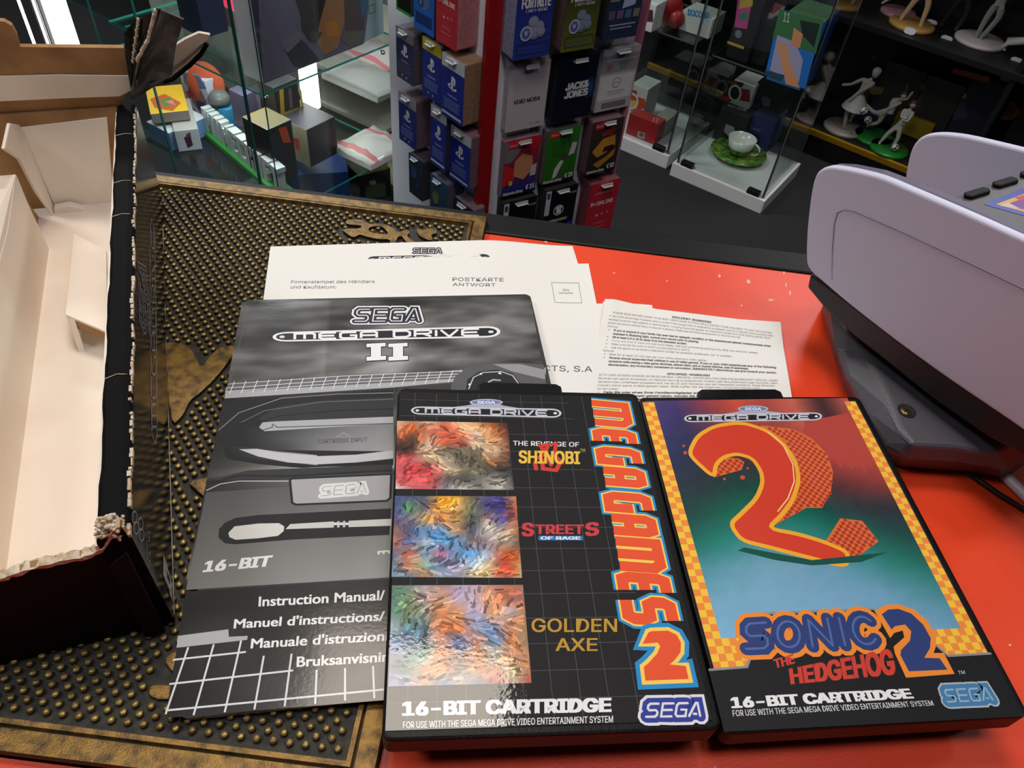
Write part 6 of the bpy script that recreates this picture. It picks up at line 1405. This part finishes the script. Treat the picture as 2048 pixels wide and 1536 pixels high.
def limbs(name, chains, M, parent):
    """one continuous skinned body; chains: lists of (point, radius); chains share their first point with the trunk"""
    base = Vector((0, 0, 0)); p = parent
    while p is not None: base = base + p.location; p = p.parent
    V = []; E_ = []; R_ = []
    def idx(q, r):
        for i, v in enumerate(V):
            if (v - q).length < 1e-5: return i
        V.append(q); R_.append(r); return len(V) - 1
    for c in chains:
        pr_ = None
        for q, r in c:
            i = idx(Vector(q) - base, r)
            if pr_ is not None and i != pr_: E_.append((pr_, i))
            pr_ = i
    me = bpy.data.meshes.new(name); me.from_pydata([tuple(v) for v in V], E_, []); me.materials.append(M)
    o = bpy.data.objects.new(name, me); C.objects.link(o); o.parent = parent
    o.modifiers.new('skin', 'SKIN')
    if not me.skin_vertices: 
        bm = bmesh.new(); bm.from_mesh(me); bm.verts.layers.skin.verify(); bm.to_mesh(me); bm.free()
    for i, r in enumerate(R_): me.skin_vertices[0].data[i].radius = (r, r)
    me.skin_vertices[0].data[0].use_root = True
    o.modifiers.new('sub', 'SUBSURF').levels = 1; o.modifiers['sub'].render_levels = 1
    for p_ in me.polygons: p_.use_smooth = True
    return o
def figure(label, px, z, hgt, lean, arms, legs, skin, cloth=None, hair=None, base=None, baser=.05, basecol=None, cat='figurine', skirt=None, hairlong=0):
    """small posed figure; offsets are in units of its height in the shelf's own axes (right, back, up)"""
    o = un(*px, z); t = thing('figurine', label, cat, o, GF); X, Y = hu, hv
    def q(a, b, c): return o + X * a * hgt + Y * b * hgt + Z * (c * hgt + .006)
    if baser:
        mb = MB(); mb.lathe(o, [(0, 0), (baser, 0), (baser, .008), (baser * .93, .012), (0, .012)], 28); build('stand', mb, mat('stand_%d_%d_%d' % basecol, basecol, rough=.3), t)
    lx, lb = lean
    hip = q(0, 0, .50); ch = q(lx * .5, lb * .5, .70); nk = q(lx * .8, lb * .8, .83); hd_ = q(lx, lb, .90); tp = q(lx, lb, .955)
    s = hgt
    chains = [[(hip, .055 * s), (q(lx * .25, lb * .25, .60), .045 * s), (ch, .06 * s), (nk, .024 * s)]]
    for sg, leg in zip((-1, 1), legs):
        chains.append([(hip, .055 * s), (q(sg * .05 + leg[0][0], leg[0][1], leg[0][2] + .0), .042 * s), (q(leg[1][0], leg[1][1], leg[1][2]), .028 * s), (q(leg[1][0] + .01, leg[1][1] - .05, max(.01, leg[1][2] - .01)), .02 * s)])
    for sg, arm in zip((-1, 1), arms):
        sh = q(lx * .6 + sg * .09, lb * .6, .77); chains.append([(ch, .06 * s), (sh, .032 * s)] + [(q(*a), .022 * s) for a in arm])
    limbs('body', chains, mat('fig_%d_%d_%d' % skin, skin, rough=.4), t)
    mb = MB(); mb.ball(q(lx, lb, .90), .055 * s, .058 * s, .068 * s, n=12); build('head', mb, mat('fig_%d_%d_%d' % (skin if not cloth else (206, 170, 146)), (206, 170, 146), rough=.4), t)
    if hair:
        mb = MB(); mb.ball(q(lx, lb + .012, .925), .066 * s, .062 * s, .06 * s, n=12)
        if hairlong: mb.tube([q(lx, lb + .03, .92), q(lx + hairlong * .3, lb + .08, .80), q(lx + hairlong, lb + .08, .6)], [.05 * s, .05 * s, .012 * s], 8)
        build('hair', mb, mat('hair_%d_%d_%d' % hair, hair, rough=.5), t)
    if skirt:
        mb = MB(); mb.lathe(q(lx * .3, 0, .36) - Z * .006, [(.20 * s, 0), (.17 * s, .06 * s), (.05 * s, .22 * s)], 22); build('skirt', mb, mat('cloth_%d_%d_%d' % skirt, skirt, rough=.6), t)
    if cloth:
        mb = MB(); c_ = q(lx * .45, lb * .45, .52); mb.lathe(c_, [(.075 * s, 0), (.065 * s, .1 * s), (.085 * s, .2 * s), (.055 * s, .27 * s)], 16, sy=.8); build('clothing', mb, mat('cloth_%d_%d_%d' % cloth, cloth, rough=.6), t)
    return t
ST = [((-.0, 0, .27), (-.04, 0, .02)), ((.0, 0, .27), (.05, 0, .02))]
figure('pale dancing figurine with full skirt on a round clear stand', (1686, 258), zb_, .24, (.12, 0), [[(-.14, -.06, .66), (-.26, -.1, .62)], [(.0, -.1, .58), (-.06, -.14, .45)]], [((-.0, 0, .27), (.0, 0, .02)), ((.0, .05, .27), (.02, .12, .10))], (176, 168, 162), None, (190, 186, 184), None, .075, (150, 140, 134), skirt=(190, 190, 186))
figure('pale figurine kicking a ball above a green stand', (1746, 276), zb_, .19, (.18, 0), [[(.26, 0, .85), (.30, 0, 1.02)], [(.05, -.1, .62), (.0, -.12, .5)]], [((-.12, -.05, .44), (-.42, -.06, .55)), ((-.08, 0, .27), (-.2, 0, .16))], (176, 170, 160), (190, 186, 178), (60, 56, 54), None, .075, (34, 120, 44))
figure('white figurine with a football at its feet on a green stand', (1776, 300), zb_, .19, (.05, 0), [[(-.04, -.1, .66), (.08, -.14, .68)], [(.1, -.1, .62), (.0, -.14, .64)]], [((-.08, 0, .27), (-.2, 0, .03)), ((.02, 0, .25), (.05, 0, .02))], (200, 198, 192), (206, 204, 200), (70, 60, 52), None, .07, (30, 120, 42))
figure('small figurine in pink flared dress among the dark boxes', (1860, 256), zb_, .11, (0, 0), [[(-.14, -.05, .6), (-.1, -.1, .5)], [(.14, -.05, .6), (.1, -.1, .5)]], ST, (190, 110, 120), None, (130, 60, 50), None, .0, skirt=(206, 120, 140))
figure('figurine with white hair and pale dress behind the finned machine', (1912, 262), zb_, .20, (.06, 0), [[(-.16, -.06, .6), (-.24, -.08, .5)], [(.14, -.06, .66), (.1, -.1, .8)]], ST, (186, 182, 190), None, (206, 204, 208), None, .0, skirt=(176, 172, 184))
figure('figurine in bright red outfit at the right edge of the lower shelf', (2000, 282), zb_, .17, (.06, 0), [[(-.16, -.06, .66), (-.26, -.08, .56)], [(.14, -.06, .6), (.2, -.1, .5)]], [((-.06, 0, .27), (-.16, 0, .06)), ((.04, 0, .27), (.12, 0, .02))], (196, 40, 52), (200, 44, 58), (190, 40, 50), None, .0)
figure('figurine in white and teal beside the red one', (2052, 282), zb_, .16, (-.04, 0), [[(-.16, -.06, .66), (-.36, -.08, .7)], [(.14, -.06, .6), (.2, -.1, .5)]], ST, (196, 196, 190), (30, 110, 110), (30, 120, 116), None, .0)
figure('long legged figurine standing on a thick tan disc', (1822, 52), zu_, .24, (.0, .02), [[(-.12, -.04, .64), (-.1, -.06, .5)], [(.12, -.04, .64), (.1, -.06, .5)]], [((-.05, 0, .27), (-.16, -.02, .04)), ((.05, 0, .27), (.12, -.02, .02))], (214, 176, 140), (120, 140, 150), (60, 50, 44), None, .075, (186, 140, 76))
figure('figurine with long orange coat and black trousers', (1900, 62), zu_, .24, (.03, 0), [[(-.14, -.06, .6), (-.2, -.06, .45)], [(.14, -.04, .62), (.2, -.06, .48)]], [((-.05, 0, .27), (-.14, 0, .02)), ((.05, 0, .27), (.06, 0, .02))], (40, 34, 36), (214, 130, 50), (80, 70, 50), None, .0)
figure('figurine with teal hair floating over a thick white oval stand', (1958, 84), zu_, .26, (.10, 0), [[(-.2, -.06, .66), (-.3, -.1, .55)], [(.2, -.06, .75), (.3, -.08, .85)]], [((.0, 0, .30), (-.06, 0, .04)), ((.03, 0, .30), (.0, 0, .04))], (150, 146, 142), None, (20, 140, 140), None, .08, (224, 206, 210), hairlong=.3)
figure('reclining style figurine with legs over a pink ring', (1795, 28), zu_, .14, (.25, 0), [[(.1, -.1, .5), (.0, -.12, .4)], [(.32, -.06, .6), (.4, -.1, .45)]], [((-.2, -.05, .55), (-.5, -.1, .2)), ((-.15, -.05, .45), (-.42, -.1, .12))], (210, 190, 156), None, (90, 100, 110), None, .06, (190, 130, 140))
mb = MB(); c = un(2004, 100, zu_); mb.tube([c + Z * .004 + hu * 0, c + Z * .03 + hu * .005, c + Z * .045 + hu * .05, c + Z * .055 + hu * .08], [.012, .013, .012, .018], 10); o = build('white_ornament', mb, mat('bone_white', (200, 198, 186), rough=.5)); tag(o, 'bent white ornament right of the teal haired figurine', 'ornament')
def football(label, px, z):
    c = un(*px, z); t = thing('football', label, 'ball', c - Z * .013, 'small footballs by the figurines')
    mb = MB(); mb.ball(c, .013, .013, .013, n=16); build('ball', mb, mat('ball_white', (206, 206, 204), rough=.4), t)
    for a, b in ((-1.9, .2), (-1.2, -.4), (-2.4, -.3), (-1.5, .9)):
        d = Vector((math.cos(a) * math.cos(b), math.sin(a) * math.cos(b), math.sin(b))); x_ = d.cross(Z).normalized(); y_ = d.cross(x_)
        mb = MB(); mb.add([c + d * .0126 + (x_ * math.cos(k * 2 * PI / 5) + y_ * math.sin(k * 2 * PI / 5)) * .0045 + d * 0 for k in range(5)] + [c + d * .0136], [(k, (k + 1) % 5, 5) for k in range(5)]); build('ball_patch', mb, mat('ball_black', (24, 24, 26), rough=.4), t)
football('small black and white football high beside the kicking figurine', (1728, 222), zb_ + .11)
football('small black and white football under the kicking figurine', (1736, 240), zb_ + .07)
football('small football at the white figurine\'s foot on green', (1790, 295), zb_ + .026)
mb = MB(); c = un(1815, 272, zb_); mb.box(c - hu * .07, hu * .14, hv * .05, Z * .07); o = build('yellow_box', mb, mat('ochre_card', (150, 128, 24), rough=.6), bevel=.004); tag(o, 'ochre yellow block behind the white footballer figurine', 'box')
mb = MB(); c = un(1720, 240, zb_); mb.box(c - hu * .05, hu * .12, hv * .05, Z * .05); o = build('navy_box', mb, mat('navy_card', (34, 34, 84), rough=.6), bevel=.004); tag(o, 'navy blue block behind the green stands', 'box')
mb = MB(); c = un(1951, 262, zb_ + .002); mb.lathe(c, [(0, 0), (.035, 0), (.035, .012), (.03, .03), (0, .034)], 22); o = build('clear_dome', mb, mat('smoky_clear', (96, 98, 110), rough=.15)); tag(o, 'small smoky dome just above the machine fin', 'stand')
def wbox(label, bl, br, tl, col, top=None, band=None, stuff=()):
    def f(P):
        if band: fillpoly(P, *band)
        for s_ in stuff: fillpoly(P, *s_)
    return carton('window_box', label, 'box', bl, br, tl, zb_, .10, col, top=top, group='boxed figures on the lower black shelf', ang=angB, pf=f, maxh=.355)
wbox('boxed figure with dull yellow bowl picture, leftmost on the lower shelf', (1728, 232), (1800, 262), (1742, 108), (40, 40, 38), stuff=[([(1732, 166), (1750, 172), (1768, 176), (1764, 188), (1745, 190), (1733, 180)], (110, 104, 56)), ([(1728, 200), (1735, 160), (1742, 165), (1736, 210)], (70, 34, 30)), ([(1744, 112), (1754, 112), (1752, 118), (1744, 118)], (110, 40, 34))])
wbox('boxed figure with faint coloured marks, second from left', (1802, 262), (1872, 290), (1830, 140), (44, 42, 38), top=(50, 48, 34), stuff=[([(1812, 168), (1820, 166), (1812, 200), (1806, 196)], (84, 76, 44)), ([(1840, 170), (1850, 168), (1848, 180), (1842, 180)], (110, 60, 50)), ([(1815, 205), (1845, 195), (1842, 215), (1818, 225)], (64, 62, 64))])
wbox('boxed figure with orange top band and blue card, third from left', (1876, 288), (1938, 312), (1912, 136), (34, 34, 58), band=([(1908, 136), (1980, 154), (1976, 166), (1904, 146)], (176, 84, 32)), stuff=[([(1918, 186), (1930, 184), (1934, 194), (1922, 198)], (190, 160, 30)), ([(1896, 220), (1915, 205), (1922, 210), (1900, 235)], (110, 110, 60)), ([(1910, 200), (1930, 196), (1935, 235), (1905, 240)], (60, 60, 74))])
wbox('boxed figure with orange top band holding a muscular tan torso shape', (1976, 326), (2070, 356), (2010, 152), (34, 34, 36), band=([(2002, 150), (2080, 168), (2078, 180), (2000, 160)], (186, 90, 34)), stuff=[([(2000, 210), (2020, 200), (2030, 205), (2040, 225), (2025, 240), (1998, 238)], (166, 108, 58)), ([(1962, 236), (1996, 212), (1998, 218), (1966, 240)], (120, 100, 80))])
for k, (x, y, z) in enumerate([(1863, 46, zu_), (1893, 78, zu_), (1934, 68, zu_), (2033, 122, zu_), (1797, 148, zb_ + .13), (1871, 181, zb_ + .13), (1959, 180, zb_ + .14), (1634, 50, zb_ + .2), (1820, 62, zu_ + .01)]):
    lab = ['beside the tan disc stand', 'below the orange coated figurine', 'beside the white oval stand', 'at the far right of the upper shelf front', 'on the yellow bowl boxed figure', 'on the second boxed figure', 'on the blue carded boxed figure', 'at the corner of the green and blue picture box', 'stuck on the tan disc stand'][k]
    p = un(x, y, z); nn = -hv; mb = MB(); mb.prism([p + hu * a * .02 + (Z * .8 - hv * -.5) * b * .012 for a, b in ((-.9, -.5), (-.5, -.9), (.5, -.9), (.9, -.5), (.9, .5), (.5, .9), (-.5, .9), (-.9, .5))], -hv * .001)
    o = build('price_tag', mb, mat('tag_white', (190, 190, 196), rough=.5)); tag(o, 'small blank white price tag ' + lab, 'price tag', 'white price tags on the shelving')
# ================================================================== light
def area(name, loc, size, sy, power, col=(1, .93, .82)):
    l = bpy.data.lights.new(name, 'AREA'); l.shape = 'RECTANGLE'; l.size = size; l.size_y = sy; l.energy = power; l.color = col
    o = bpy.data.objects.new(name, l); C.objects.link(o); o.location = loc; return o
w = bpy.data.worlds.new('world'); sc.world = w; w.use_nodes = True
w.node_tree.nodes['Background'].inputs[0].default_value = (.9, .95, 1, 1); w.node_tree.nodes['Background'].inputs[1].default_value = .1
area('ceiling_lamp_or_fill', (-.12, .65, 1.42), .50, .30, 13, (1, .89, .76))
area('ceiling_lamp_or_fill', (1.75, .9, 1.42), .3, .3, 5, (1, .93, .85))
area('ceiling_lamp_or_fill', (.35, .05, 1.42), .5, .3, 7, (.92, .92, 1))  # fill light, added to brighten the gift card rack
area('ceiling_lamp_or_fill', (-.9, -.1, 1.42), .4, .3, 10, (.93, .95, 1))  # added fill for the machine fins and the rack's left face
area('ceiling_lamp_or_fill', (1.2, 2.3, 1.42), .6, .4, 26, (.95, .97, 1))  # added to brighten the dark background at right
area('ceiling_lamp_or_fill', (-1.1, 2.2, 1.42), .6, .4, 42, (.92, .98, 1))  # added to brighten the background and showcases at left
for k_, (z_, p_) in enumerate(((zA - .012, 1.3), (-.14, 1.3))):
    q_ = N + dl * .22 + dr * .10; area('showcase_fill_light', (q_.x, q_.y, z_), .25, .04, p_, (.95, 1, .98))  # unseen fill lights added inside the showcase to brighten letters and boxes
sc.view_settings.exposure = -.42
